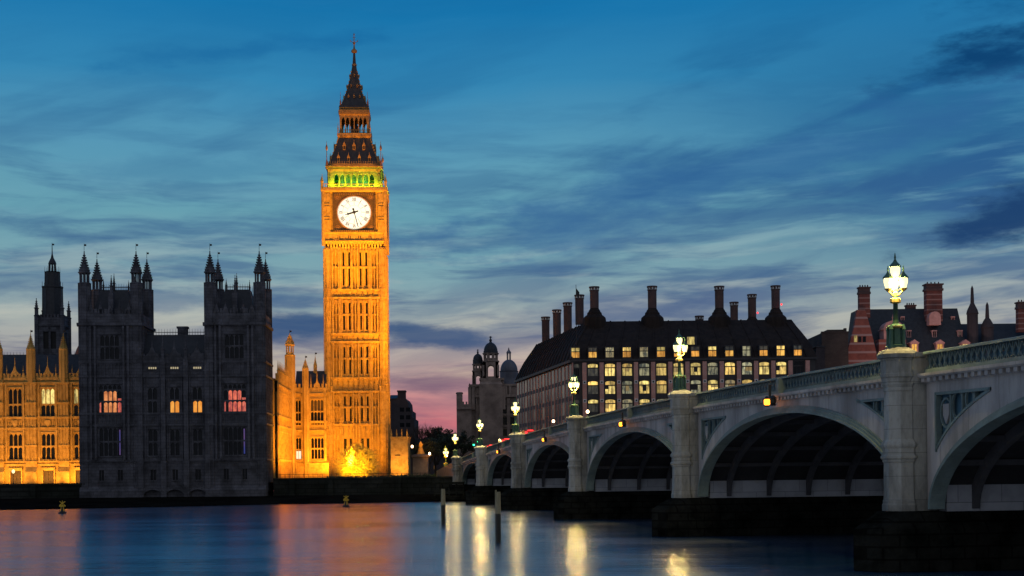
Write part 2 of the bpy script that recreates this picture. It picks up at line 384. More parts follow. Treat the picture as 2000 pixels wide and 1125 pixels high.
# ================================================================ BRIDGE
top = lambda q: 10.9-1.5e-4*(q-143)**2
bridge = thing('road_bridge', 'long grey and green arched road bridge with octagonal granite piers', 'bridge', (BX, BY, 0), BA)
PC = [-1.2, 30.5, 65.6, 103.7, 143.4, 181.5, 216.6, 248]
FN = 1.2; ZS = 3.0; PW = 1.3
drop = [1.85, 2.0, 2.2, 2.35, 2.35, 2.3, 2.1]
def ts(a, b_, n): return [a+(b_-a)*i/n for i in range(n+1)]
def ell(q, tc, a, rise):
    k = 1-((q-tc)/a)**2
    return ZS+rise*math.sqrt(max(0, k))
def sweep(mb, pts, sect):        # pts: (t, topz); sect: polygon of (n, dz)
    k = len(sect); V = []
    for q, z in pts:
        for nn, dz in sect: V.append((q, nn, z+dz))
    fs = [(i*k+j, (i+1)*k+j, (i+1)*k+(j+1) % k, i*k+(j+1) % k) for i in range(len(pts)-1) for j in range(k)]
    fs += [tuple(range(k-1, -1, -1)), tuple((len(pts)-1)*k+j for j in range(k))]
    mb.add(V, fs)
rect = lambda n0, n1, z0, z1: [(n0,z0),(n0,z1),(n1,z1),(n1,z0)]
navpos = []
for i in range(7):
    p0, p1 = PC[i], PC[i+1]; tc = (p0+p1)/2; a = (p1-p0)/2-PW-.25; rise = top(tc)-drop[i]-ZS; A = a+.5; RA = rise+.45
    w0, w1 = p0+PW*.6, p1-PW*.6; near = i >= 2
    N = 44 if near else 24
    # -- spandrel wall with sunk triangular panels at both ends
    sp_ = MB(); pans = [MB(), MB()]; trims = [MB(), MB()]
    hi = lambda q: top(q)-1.55-.5
    def ext(q): return ell(q, tc, A, RA) if abs(q-tc) < A else ZS
    lo = lambda q: max(5.6, ext(q)+.95+.012*abs(q-tc))
    xs = sorted(set(ts(tc-A, tc+A, N)+[w0, w1]+[tc-A+.02, tc+A-.02]+ts(tc-A, tc-A*.82, 8)+ts(tc+A*.82, tc+A, 8)))
    eL, eR = p0+PW+.45, p1-PW-.45
    xs = sorted(set(xs+[eL, eR]))
    for q0, q1 in zip(xs, xs[1:]):
        m_ = (q0+q1)/2; trim = trims[0 if m_ < tc else 1]
        inp = eL < m_ < eR and hi(m_)-lo(m_) > .12
        def quad(mb, za, zb, y): mb.add([(q0,y,za(q0)),(q1,y,za(q1)),(q1,y,zb(q1)),(q0,y,zb(q0))], [(0,1,2,3)])
        tt = lambda q: top(q)-1.5
        if inp:
            quad(sp_, ext, lo, FN); quad(sp_, hi, tt, FN); quad(pans[0 if m_ < tc else 1], lo, hi, FN+.30)
            sp_.add([(q0,FN,lo(q0)),(q1,FN,lo(q1)),(q1,FN+.3,lo(q1)),(q0,FN+.3,lo(q0))], [(0,1,2,3)])
            sp_.add([(q0,FN,hi(q0)),(q1,FN,hi(q1)),(q1,FN+.3,hi(q1)),(q0,FN+.3,hi(q0))], [(3,2,1,0)])
            trim.add([(q0,FN-.05,lo(q0)),(q1,FN-.05,lo(q1)),(q1,FN-.05,lo(q1)+.14),(q0,FN-.05,lo(q0)+.14),(q0,FN+.25,lo(q0)),(q1,FN+.25,lo(q1)),(q1,FN+.25,lo(q1)+.14),(q0,FN+.25,lo(q0)+.14)],[(0,1,2,3),(2,6,7,3),(0,4,5,1)])
            trim.add([(q0,FN-.05,hi(q0)-.14),(q1,FN-.05,hi(q1)-.14),(q1,FN-.05,hi(q1)),(q0,FN-.05,hi(q0)),(q0,FN+.25,hi(q0)-.14),(q1,FN+.25,hi(q1)-.14),(q1,FN+.25,hi(q1)),(q0,FN+.25,hi(q0))],[(0,1,2,3),(2,6,7,3),(0,4,5,1)])
        else: quad(sp_, ext, tt, FN)
    sp_.build('spandrel_wall', M['paint'], bridge)
    pans[0].build('panel_back', M['teal'], bridge); pans[1].build('panel_back', M['teal'], bridge)
    # tracery in the panels: ring, foils and a shield
    for sgn, e in ((1, eL), (-1, eR)):
        trim = trims[0 if sgn > 0 else 1]
        trim.box(e-.06, e+.10, FN-.05, FN+.25, lo(e), hi(e))
        z_ = hi(e+sgn*.9); q = e+sgn*.85
        if near or i == 1:
            for k in range(4):
                qq = e+sgn*(.85+k*1.15); h_ = hi(qq)-lo(qq)
                if h_ < .5: break
                rr = min(.55, h_*.42); cz = (hi(qq)+lo(qq))/2 if k else hi(qq)-1.0
                NN = 14
                for j in range(NN):
                    a0, a1 = 2*math.pi*j/NN, 2*math.pi*(j+1)/NN
                    trim.tube((qq+rr*math.cos(a0),FN+.12,cz+rr*1.25*math.sin(a0)),(qq+rr*math.cos(a1),FN+.12,cz+rr*1.25*math.sin(a1)),.07,n=4)
                trim.box(qq+sgn*.55-.05, qq+sgn*.55+.05, FN+.02, FN+.25, lo(qq+sgn*.55), hi(qq+sgn*.55))
            sh = MB(); qq = e+sgn*.85; cz = hi(qq)-1.0
            sh.prism([(qq-.3,cz+.42),(qq-.3,cz-.1),(qq,cz-.55),(qq+.3,cz-.1),(qq+.3,cz+.42)], FN+.08, FN+.26)
            sh.build('shield', M['paint'], bridge)
        trim.build('panel_tracery', M['green'], bridge)
    # -- arch ring in three steps
    ring = MB()
    aa = [math.pi*j/N for j in range(N+1)]
    for da, db, pr in ((0,.16,.30),(.16,.34,.20),(.34,.5,.10)):
        V = []
        for th in aa:
            for dd, y in ((da,FN-pr),(db,FN-pr),(db,FN+.5),(da,FN+.5)):
                V.append((tc-(a+dd)*math.cos(th), y, ZS+(rise+dd*.9)*math.sin(th)))
        ring.add(V, [(j*4+k, j*4+4+k, j*4+4+(k+1)%4, j*4+(k+1)%4) for j in range(N) for k in range(4)])
    ring.build('arch_ring', M['green'], bridge)
    # -- underside: plating, ribs, cross beams
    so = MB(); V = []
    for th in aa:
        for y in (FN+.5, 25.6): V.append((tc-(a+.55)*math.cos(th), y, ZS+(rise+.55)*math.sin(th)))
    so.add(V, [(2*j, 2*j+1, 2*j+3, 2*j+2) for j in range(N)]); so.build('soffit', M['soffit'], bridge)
    for k in range(8):
        y = 3.2+k*3.15; rb = MB(); V = []
        for th in aa:
            for dd, yy in ((0,y),(.55,y),(.55,y+.32),(0,y+.32)): V.append((tc-(a+dd)*math.cos(th), yy, ZS+(rise+dd)*math.sin(th)))
        rb.add(V, [(j*4+l, j*4+4+l, j*4+4+(l+1)%4, j*4+(l+1)%4) for j in range(N) for l in range(4)])
        rb.build('arch_rib', M['rib'], bridge)
    cb = MB()
    for th in ts(.42, math.pi-.42, 10):
        x, z = tc-(a+.42)*math.cos(th), ZS+(rise+.42)*math.sin(th); cb.box(x-.1, x+.1, FN+.6, 25.5, z-.18, z+.1)
    cb.build('cross_beams', M['rib'], bridge)
    # -- cornice, string, parapet
    e0, e1 = p0+.2, p1-.2
    line = [(q, top(q)) for q in ts(e0, e1, 16)]
    co_ = MB(); sweep(co_, line, [(FN-.42,-1.1),(FN+.3,-1.06),(FN+.3,-1.32),(FN-.34,-1.32),(FN-.42,-1.24)])
    sweep(co_, line, rect(FN-.06, FN+.3, -1.56, -1.32))
    de = co_; step = .62 if near else .9; q = e0
    while q < e1:
        de.box(q, q+step*.5, FN-.30, FN, top(q)-1.52, top(q)-1.325); q += step
    
    co_.build('cornice', M['paint'], bridge)
    pa = MB()
    sweep(pa, line, [(FN-.16,-.05),(FN+.08,.0),(FN+.32,-.05),(FN+.32,-.17),(FN-.16,-.17)]); sweep(pa, line, rect(FN-.06, FN+.22, -1.08, -.88))
    q = e0+.3; step = .52 if near else .8
    while q < e1-.2:
        z0, z1 = top(q)-.9, top(q)-.16; y = FN+.08; hw = step/2
        pa.tube((q,y,z0),(q,y,z1),.045,n=4)
        pa.tube((q,y,z0+.28),(q+hw,y,z1-.05),.045,n=4); pa.tube((q+step,y,z0+.28),(q+hw,y,z1-.05),.045,n=4)
        pa.tube((q,y,z0+.28),(q+hw,y,z0),.04,n=4); pa.tube((q+step,y,z0+.28),(q+hw,y,z0),.04,n=4)
        q += step
    pa.build('parapet', M['green'], bridge)
    bk = MB(); sweep(bk, line, rect(FN+.19, FN+.25, -.9, -.15)); bk.build('parapet_dark_backing', M['teal'], bridge)  # sheet added for the dark behind the pierced parapet
    fp = MB(); sweep(fp, line, rect(26, 26.35, -1.5, -.02)); sweep(fp, [(q_, z_) for q_, z_ in line], rect(25.9, 26.3, -2.3, -1.5)); fp.build('far_parapet', M['green'], bridge)
    dk = MB(); sweep(dk, line, rect(FN+.33, 25.85, -1.5, -1.15)); dk.build('deck', M['asphalt'], bridge)
    sw = MB(); sweep(sw, line, rect(FN+.335, FN+4, -1.149, -1.0)); sweep(sw, line, rect(22.5, 25.84, -1.149, -1.0)); sw.build('pavement', M['pave'], bridge)
    # keystone block over the crown
    ks = MB(); ks.cbox(tc, FN-.12, top(tc)-1.15, .5, .5, 1.0); ks.build('keystone_panel', M['green'], bridge)
    if 1 <= i <= 5: navpos.append((tc, top(tc)))
E8 = math.pi/8
for i in range(0, 7):
    p = PC[i]; T0 = top(p)
    s_ = MB(); R0 = .86; TY = .18
    s_.lathe(p, TY, [(.90,2.9),(.90,3.2),(.86,3.28),(.86,3.4),(.82,3.5),(.80,5.25),(.86,5.32),(.86,5.40),(.95,5.48),(.95,5.58),(.86,5.66),(.84,5.95),(.92,6.05),(.94,6.14),(.90,6.25),(.78,6.40),(.76,T0-1.95),(.80,T0-1.9),(.80,T0-1.8),(.76,T0-1.75),(.84,T0-1.6),(.84,T0-1.55)], 8, E8)
    s_.box(p-.62, p+.62, .35, FN+.6, 2.9, T0-1.55)
    s_.build('pier_shaft', M['granite'], bridge)
    c_ = MB(); c_.lathe(p, TY*.6, [(.74,T0-1.56),(.78,T0-1.38),(.80,T0-1.30),(.88,T0-1.22),(.88,T0-1.1),(.84,T0-1.05),(.84,T0-.45),(.88,T0-.40),(.92,T0-.28)], 8, E8); c_.box(p-.66, p+.66, .3, FN+.7, T0-1.54, T0-.3)
    c_.build('pier_cap', M['granite'], bridge)
    c_ = MB(); c_.lathe(p, TY*.5, [(.98,T0-.3),(1.02,T0-.12),(.9,T0+.02),(.55,T0+.2),(.4,T0+.24)], 8, E8); c_.box(p-.76, p+.76, .2, FN+.8, T0-.28, T0-.05)
    c_.build('cap_slab', M['granite'], bridge)
    f_ = MB(); f_.box(p-PW-.05, p+PW+.05, FN+.7, 25.4, 2.85, 5.2); f_.build('pier_flank', M['flank'], bridge)
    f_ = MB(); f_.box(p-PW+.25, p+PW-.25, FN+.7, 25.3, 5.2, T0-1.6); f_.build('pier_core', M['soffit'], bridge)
    w_ = MB(); hw = 1.75
    pl = [(p-hw,26.5),(p-hw,.2),(p-1.3,-1.5),(p,-2.3),(p+1.3,-1.5),(p+hw,.2),(p+hw,26.5)]
    pl2 = [(p-1.4,26),(p-1.4,.3),(p-.8,-.7),(p,-1.0),(p+.8,-.7),(p+1.4,.3),(p+1.4,26)]
    k = 7; V = [(x,y,-1.5) for x, y in pl]+[(x,y,2.05) for x, y in pl]+[(x,y,2.88) for x, y in pl2]
    w_.add(V, [(r_*k+j, r_*k+(j+1)%k, (r_+1)*k+(j+1)%k, (r_+1)*k+j) for r_ in (0,1) for j in range(k)]+[tuple(2*k+j for j in range(k))])
    w_.build('pier_base', M['weed'], bridge)
# western abutment and approach
ab = MB(); ab.box(-14, -3.2, .5, 27, -1, top(-8)-1.3); ab.build('abutment', M['granite'], bridge)
ap = MB(); line = [(q, 7.9+q*.055) for q in ts(-45, -1.5, 8)]
sweep(ap, line, rect(FN-.1, FN+.3, -4, -.02)); ap.build('approach_parapet', M['green'], bridge)
ap = MB(); sweep(ap, line, rect(FN+.31, 26, -4, -1.1)); ap.build('approach_road', M['asphalt'], bridge)
# navigation lanterns under the crowns
proto = None
navw = {1: 'amber navigation lanterns over the second bridge arch from the far bank', 2: 'amber navigation lanterns over the third bridge arch from the far bank',
        3: 'amber navigation lanterns over the bridge arch left of the widest visible one', 4: 'amber navigation lanterns over the widest bridge arch in view'}
for k, (tc, tz) in enumerate(navpos[:4]):
    if proto is None:
        r = thing('navigation_lantern', '', 'signal light'); proto = r
        m_ = MB(); m_.box(-.06, .06, -.06, .06, -.1, .75); m_.box(-.65, .65, -.05, .05, -.1, 0); m_.build('bracket', M['black'], r)
        for sx, mm in ((-1, 'orange'), (1, None)):
            b = MB(); b.lathe(sx*.55, 0, [(.13,-.5),(.2,-.42),(.2,-.18),(.1,-.05)], 8); b.build('lit_lantern' if mm else 'dark_lantern', G[mm] if mm else M['black'], r)
            c = MB(); c.lathe(sx*.55, 0, [(.24,-.12),(.08,.06)], 8); c.build('lantern_cap', M['black'], r); c = MB(); c.lathe(sx*.55, 0, [(.15,-.58),(.22,-.5)], 8); c.build('lantern_foot', M['black'], r)
        r2 = r
    else: r2 = dup(proto)
    r2.location = br(tc, FN-.85, tz-1.3); r2.rotation_euler = (0, 0, BA); tag(r2, navw[k+1], 'signal light', 'navigation lanterns on the bridge')
# ================================================================ LAMP STANDARDS
lampwhere = ['triple lantern lamp standard on the bridge pier nearest the right edge', 'triple lantern lamp standard in front of the dark chimneyed office roof and lit windows',
  'triple lantern lamp standard at the left corner of the office building', 'triple lantern lamp standard beside the added red vans', 'triple lantern lamp standard behind the green traffic signals',
  'triple lantern lamp standard at the far end of the bridge parapet', 'smallest triple lantern lamp standard on the road beyond the bridge']
r = thing('street_lamp', '', 'street lamp'); lamp0 = r
b = MB(); b.lathe(0,0,[(.5,0),(.5,.12),(.36,.2),(.32,.95),(.42,1.0),(.42,1.08),(.2,1.18)],8,E8)
for k in range(4):
    a = math.pi/4+k*math.pi/2; b.lathe(.42*math.cos(a), .42*math.sin(a), [(.12,0),(.10,.15),(.085,.85),(.12,.9),(.03,1.15)], 6)
b.build('pedestal', M['lampgreen'], r)
b = MB(); b.lathe(0,0,[(.2,1.1),(.13,1.35),(.115,2.25),(.16,2.3),(.12,2.5),(.1,2.7),(.03,2.8)],8)
for k in range(3):
    a = R(260)+k*2*math.pi/3; b.tube((.06*math.cos(a),.06*math.sin(a),2.7),(.2*math.cos(a),.2*math.sin(a),3.44),.022,n=4); b.build('column', M['lampgreen'], r)
b = MB(); b.lathe(0,0,[(.14,2.18),(.27,2.24),(.27,2.4),(.14,2.46)],10); b.lathe(0,0,[(.34,.96),(.46,1.0),(.46,1.06),(.3,1.1)],8,E8); b.build('collar', M['brass'], r)
for k in range(3):
    a = -BA*0+R(200)+k*2*math.pi/3; dx, dy = .42*math.cos(a), .42*math.sin(a)
    b = MB(); b.tube((0,0,2.55),(dx*.5,dy*.5,2.62),.06,.05); b.tube((dx*.5,dy*.5,2.62),(dx,dy,2.82),.05,.05); b.lathe(dx,dy,[(.05,2.75),(.17,2.86),(.2,2.9)],8); b.build('arm', M['brass'], r)
def lantern(x, y, z, k):
    g_ = MB(); g_.lathe(x,y,[(.13*k,z),(.215*k,z+.3*k),(.22*k,z+.42*k),(.18*k,z+.56*k)],8); o = g_.build('lantern_glass', G['lamp'], r)
    c_ = MB(); c_.lathe(x,y,[(.27*k,z+.5*k),(.24*k,z+.57*k),(.1*k,z+.72*k),(.03*k,z+.85*k),(.05*k,z+.9*k),(.012,z+1.12*k)],8)
    c_.build('lantern_cap', M['lampgreen'], o); c_ = MB(); c_.lathe(x,y,[(.1*k,z-.05),(.18*k,z)],8); c_.build('lantern_foot', M['brass'], o)
for k in range(3):
    a = R(200)+k*2*math.pi/3; lantern(.42*math.cos(a), .42*math.sin(a), 2.9, 1.0)
lantern(0, 0, 3.42, 1.12)
for i, q in enumerate([181.5,143.4,103.7,65.6,30.5,-1.8,-32]):
    o = lamp0 if i == 0 else dup(lamp0)
    z = top(q)+.2 if q > -5 else 5.9
    o.location = br(q, 0 if q > -20 else 1.6, z); tag(o, lampwhere[i], 'street lamp', 'lamp standards along the bridge')
    o.rotation_euler = (0, 0, (0, .5, 1.1, .3, .8, .2, .9)[i])
    for k in range(3):
        a = o.rotation_euler.z+R(260)+k*2*math.pi/3
        light('lamp_light', 'POINT', o.location+Vector((.40*math.cos(a), .40*math.sin(a), 3.12)), 800 if q > -20 else 220, (1,.74,.24), shadow_soft_size=.11)
# ================================================================ GOTHIC PIECES
def gwin(par, u0, u1, z0, z1, y, lights, trans, pane, frame, T=None, name='window', head=True, panes=None):
    """a traceried window set in a wall opening: stone mullions and, as its child, the glass"""
    f = MB(); f.T = T; w = (u1-u0)/lights; t_ = min(.16, w*.16)
    for k in range(lights+1): f.box(u0+k*w-t_/2, u0+k*w+t_/2, y+.08, y+.36, z0, z1)
    for z in trans: f.box(u0, u1, y+.1, y+.34, z-.1, z+.1)
    f.box(u0-.12, u1+.12, y-.12, y+.36, z0-.18, z0+.02)
    if head:
        hh = min(.75, w*.9)
        for k in range(lights): f.archhead(u0+k*w, u0+(k+1)*w, z1-hh, z1+.02, y+.12, y+.34, True, 4, hh*.85)
        for z in trans:
            for k in range(lights): f.archhead(u0+k*w, u0+(k+1)*w, z-.1-hh*.6, z, y+.14, y+.32, True, 3, hh*.5)
        f.box(u0-.2, u1+.2, y-.16, y+.05, z1+.02, z1+.2)
    o = f.build(name, frame, par)
    ps = panes or [(u0, u1, z0, z1, pane)]
    for a, b_, c, d, m_ in ps:
        p = MB(); p.T = T; p.add([(a,y+.30,c),(b_,y+.30,c),(b_,y+.30,d),(a,y+.30,d)], [(0,1,2,3)]); p.build('pane', m_, o)
    return o
def pinn(b, x, y, z0, z1, r, n=4):       # crocketed pinnacle
    h = z1-z0
    b.lathe(x, y, [(r,z0),(r,z0+h*.38),(r*1.35,z0+h*.40),(r*1.35,z0+h*.44),(r*.8,z0+h*.46),(r*.14,z0+h*.93),(r*.3,z0+h*.95),(.02,z1)], n, math.pi/n)
    for k in range(3):
        z = z0+h*(.54+k*.12); rr = r*(.8-(.54+k*.12-.46)*1.45)
        for a in range(4):
            t_ = a*math.pi/2+math.pi/4; b.cbox(x+rr*math.cos(t_), y+rr*math.sin(t_), z, r*.34, r*.34, r*.3)
def turret(par, x, y, z0, zs, zt, r, m_, vane=None, open_=0, name='turret', wide=None):
    b = MB(); zo = zs-open_
    zl = wide if wide else zo
    b.lathe(x, y, [(r*1.06,z0),(r*1.06,zl-.25),(r*1.18,zl-.15),(r*1.18,zl),(r*.86,zl+.1)]+([(r*.86,zo)] if wide else []), 8, math.pi/8)
    for k in range(8):
        a = math.pi/8+k*math.pi/4
        b.tube((x+r*1.05*math.cos(a),y+r*1.05*math.sin(a),z0),(x+r*1.05*math.cos(a),y+r*1.05*math.sin(a),zl-.2),r*.13,n=4)
        if open_:
            b.tube((x+r*.76*math.cos(a),y+r*.76*math.sin(a),zo),(x+r*.76*math.cos(a),y+r*.76*math.sin(a),zs),r*.14,n=4)
        b.tube((x+r*.85*math.cos(a),y+r*.85*math.sin(a),zs-.3),(x+r*.95*math.cos(a),y+r*.95*math.sin(a),zs+r*.9),r*.1,.02,n=4)
    h = zt-zs
    b.lathe(x, y, [(r*.9,zs-.15),(r*1.12,zs),(r*1.12,zs+.18),(r*.88,zs+.25),(r*.8,zs+h*.17),(r*.52,zs+h*.32),(r*.30,zs+h*.5),(r*.16,zs+h*.72),(r*.30,zs+h*.75),(r*.12,zs+h*.79),(r*.07,zs+h*.95)], 8, math.pi/8)
    for k in range(6):
        f = .1+k*.105; z = zs+h*f
        rr = r*(.95-f*1.05)
        for a in range(8):
            t_ = a*math.pi/4+math.pi/8; b.cbox(x+rr*math.cos(t_), y+rr*math.sin(t_), z, r*.2, r*.2, r*.24)
    o = b.build(name, m_, par)
    v = MB(); v.tube((x,y,zt-.1),(x,y,zt+(vane or .6)),.045,.03); 
    if vane: v.box(x, x+.38, y-.02, y+.02, zt+vane-.45, zt+vane-.12)
    v.build('weather_vane', M['black'], o)
    return o
def battl(b, u0, u1, y, z, h=.9, step=1.0, th=.35):
    q = u0
    while q < u1-.05:
        b.box(q, min(q+step*.55, u1), y-.05, y+th, z, z+h); q += step
    b.box(u0, u1, y-.08, y+th, z-h*.7, z)
def ribs(b, us, z0, z1, y=0.0, w=.16, pr=.16):
    for u in us: b.box(u-w/2, u+w/2, y-pr, y+.02, z0, z1)
def course(b, u0, u1, y, z, h=.3, pr=.28): b.box(u0, u1, y-pr, y+.02, z, z+h); b.box(u0, u1, y-pr*.55, y+.02, z-.16, z)
# ================================================================ DARK PAVILION
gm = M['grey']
PV = thing('palace_pavilion', 'dark unlit gothic palace block with two turreted towers at the water edge', 'palace', (-77.05, 246.5, 0), PY)
WU = 32.9
TW = [(0.0, 11.1, 5.45, .95, 10.1), (22.2, WU, 27.5, 23.2, 32.0)]      # u0,u1,window centre, turret u's
body = MB(); rel = MB()
wins = []
for u0, u1, cu, ta, tb in TW:
    h_ = [(cu-2.0,cu+2.0,16.4,21.4),(cu-2.0,cu+2.0,8.6,13.7),(cu-1.7,cu+1.7,25.9,30.3),(cu-2.1,cu-1.2,4.2,6.1),(cu+1.2,cu+2.1,4.2,6.1)]
    body.wall(u0, u1, -1, 34, h_)
    body.box(u0, u1, .5, 11, -1, 34)
    wins.append((cu, h_))
hc = []
for cu in (12.85, 16.75, 20.8): hc += [(cu-.85,cu+.85,16.3,20.9),(cu-.85,cu+.85,8.6,13.4),(cu-.5,cu+.5,4.2,6.1),(cu-.75,cu+.75,24.1,24.5)]
body.wall(11.1, 22.2, -1, 26.2, hc, .35); body.box(11.1, 22.2, .85, 11, -1, 26.2)
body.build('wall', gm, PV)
# mouldings, buttress strips, blind panelling
for u0, u1, cu, ta, tb in TW:
    for z in (7.6, 14.0, 16.0, 22.7, 25.2): course(rel, u0, u1, 0, z)
    course(rel, u0-.2, u1+.2, 0, 31.9, .5, .5)
    rel.box(u1-.02, u1+.3, -.3, 11.2, 31.9, 32.4)
    ribs(rel, [cu-2.5, cu+2.5, cu-3.3, cu+3.3], 7.9, 31.8, w=.36, pr=.5)
    ribs(rel, [cu-4.0+.62*k for k in range(14)], 14.1, 16.0); ribs(rel, [cu-4.0+.62*k for k in range(14)], 22.9, 25.2)
    ribs(rel, [cu-3.0, cu-2.75, cu+2.75, cu+3.0], 8.2, 31)
    for k in range(8):
        w_ = 1.1+k*1.3; rel.box(u1-.02, u1+.14, w_, w_+.2, 2, 31.8)
    for z in (7.6, 14.0, 16.0, 22.7, 25.2): rel.box(u1-.02, u1+.25, 0, 11, z, z+.3)
    rel.prismx([(-.5,-1),(-.5,2.4),(0,3.1),(.1,-1)], u0, u1)
    battl(rel, u0+1, u1-1, .05, 34.0, .9, .9)
    for k in range(5):
        q = u0+2.2+k*(u1-u0-4.4)/4; rel.prism([(q-.6,34),(q+.6,34),(q,35.9)], .0, .35); pinn(rel, q, .15, 34.6, 36.6, .1)
for z in (7.6, 14.0, 16.0, 22.7, 25.2): course(rel, 11.1, 22.2, .35, z, .3, .25)
for q in (10.75, 14.8, 18.85, 22.6):
    rel.box(q-.4, q+.4, -.25, .4, -1, 25.8); pinn(rel, q, .1, 25.8, 30.2, .32)
    rel.box(q-.5, q+.5, -.4, .4, -1, 7.6)
for cu in (12.85, 16.75, 20.8):
    rel.prism([(cu-1.5,26.1),(cu+1.5,26.1),(cu+.5,27.2),(cu,28.4),(cu-.5,27.2)], .3, .7); pinn(rel, cu, .5, 27.9, 29.4, .1)
    ribs(rel, [cu-1.3, cu+1.3], 7.9, 22.6, .35, .2, .2)
    ribs(rel, [cu-1.4+.4*k for k in range(8)], 14.1, 16.0, .35, .12, .12)
battl(rel, 11.2, 22.1, .4, 26.2, .7, .8)
# low arches of the water stage
for cu in (12.85, 16.75, 20.8): rel.archhead(cu-1.7, cu+1.7, 1.2, 2.9, -.3, .3, False, 8, 1.3)
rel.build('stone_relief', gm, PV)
for j, (cu, h_) in enumerate(wins):
    dk = M['glass']; lit = G['warm'] if j == 0 else G['pink']; sd = G['pink']
    a, b_, c, d = h_[0]
    gwin(PV, a, b_, c, d, 0, 5, [18.4, 20.4], dk, gm, panes=[(a+.8,b_-.8,c,20.3,lit),(a,a+.35,c,18.4,sd),(b_-.72,b_-.1,c,18.9,sd),(a+.35,a+.8,c,d,dk),(a,a+.35,18.4,d,dk),(b_-.1,b_,c,d,dk),(b_-.8,b_-.72,c,d,dk),(b_-.72,b_-.1,18.9,d,dk),(a+.8,b_-.8,20.3,d,dk)])
    a, b_, c, d = h_[1]
    gwin(PV, a, b_, c, d, 0, 5, [11.2], dk, gm, panes=[(a,b_-.55,c,d,dk),(b_-.55,b_-.3,c+.2,d-.4,G['purple']),(b_-.3,b_,c,d,dk),(b_-.55,b_-.3,c,c+.2,dk),(b_-.55,b_-.3,d-.4,d,dk)])
    gwin(PV, *h_[2], 0, 4, [28.2], dk, gm)
    for q in (3, 4): gwin(PV, *h_[q], 0, 2, [], dk, gm, head=False)
for j in range(3):
    a, b_, c, d = hc[4*j]
    gwin(PV, a, b_, c, d, .35, 2, [18.55], M['glass'], gm, panes=[(a,b_,c,18.5,G['amber'] if j else M['glass']),(a,b_,18.5,d,M['glass'])])
    gwin(PV, *hc[4*j+1], .35, 2, [11.1], M['glass'], gm)
    gwin(PV, *hc[4*j+2], .35, 2, [], M['glass'], gm, head=False)
    gwin(PV, *hc[4*j+3], .35, 4, [], G['slot'], gm, head=False)
for u0, u1, cu, ta, tb in TW:
    for q in (ta, tb):
        turret(PV, q, .85, -1, 41.4, 45.6, 1.0, gm, 1.1, 1.7, wide=39.6)
        turret(PV, q, 10.2, 20, 41.4, 45.6, 1.0, gm, 1.1, 1.7, wide=39.6)
    rf = MB(); rf.add([(ta+.9,1.6,33.6),(tb-.9,1.6,33.6),(tb-.9,9.6,33.6),(ta+.9,9.6,33.6),(ta+2.2,4.0,38.8),(tb-2.2,4.0,38.8),(tb-2.2,7.2,38.8),(ta+2.2,7.2,38.8)],[(0,1,5,4),(1,2,6,5),(2,3,7,6),(3,0,4,7),(4,5,6,7)])
    o = rf.build('roof', M['slate'], PV)
    cr = MB(); k = ta+2.2
    while k < tb-2.1: cr.tube((k,4.0,38.7),(k,4.0,39.9),.05,.02,4); cr.tube((k,7.2,38.7),(k,7.2,39.9),.05,.02,4); k += .45
    cr.box(ta+2.2, tb-2.2, 3.95, 4.05, 39.2, 39.35); pinn(cr, cu, 4.0, 38.7, 41.8, .26); pinn(cr, cu+1.9, 7.2, 38.7, 41.0, .2); pinn(cr, cu-1.9, 4.0, 38.7, 40.8, .2)
    cr.build('ridge_cresting', M['slate'], o)
    ch = MB(); ch.box(cu-.5, cu+.4, 1.4, 2.3, 33.5, 38.0); pinn(ch, cu, 1.8, 37.8, 41.2, .3); ch.build('roof_pinnacle', gm, PV)
turret(PV, 8.3, 7.5, 33, 40.2, 42.2, .55, gm, 1.5, 1.2)
rf = MB(); rf.prismx([(1.0,26.0),(10.5,26.0),(7.0,30.6),(4.0,30.6)], 11.1, 22.2); o = rf.build('roof', M['slate'], PV)
cr = MB(); k = 11.4
while k < 22: cr.tube((k,4.0,30.5),(k,4.0,31.7),.05,.02,4); k += .5
cr.box(11.2, 22.1, 3.96, 4.04, 31.0, 31.12); cr.build('ridge_cresting', M['slate'], o)
cr = MB(); cr.box(16.7, 18.4, 4.2, 5.6, 29, 32.1); cr.box(16.55, 18.55, 4.05, 5.75, 31.8, 32.15); cr.build('chimney', gm, PV)
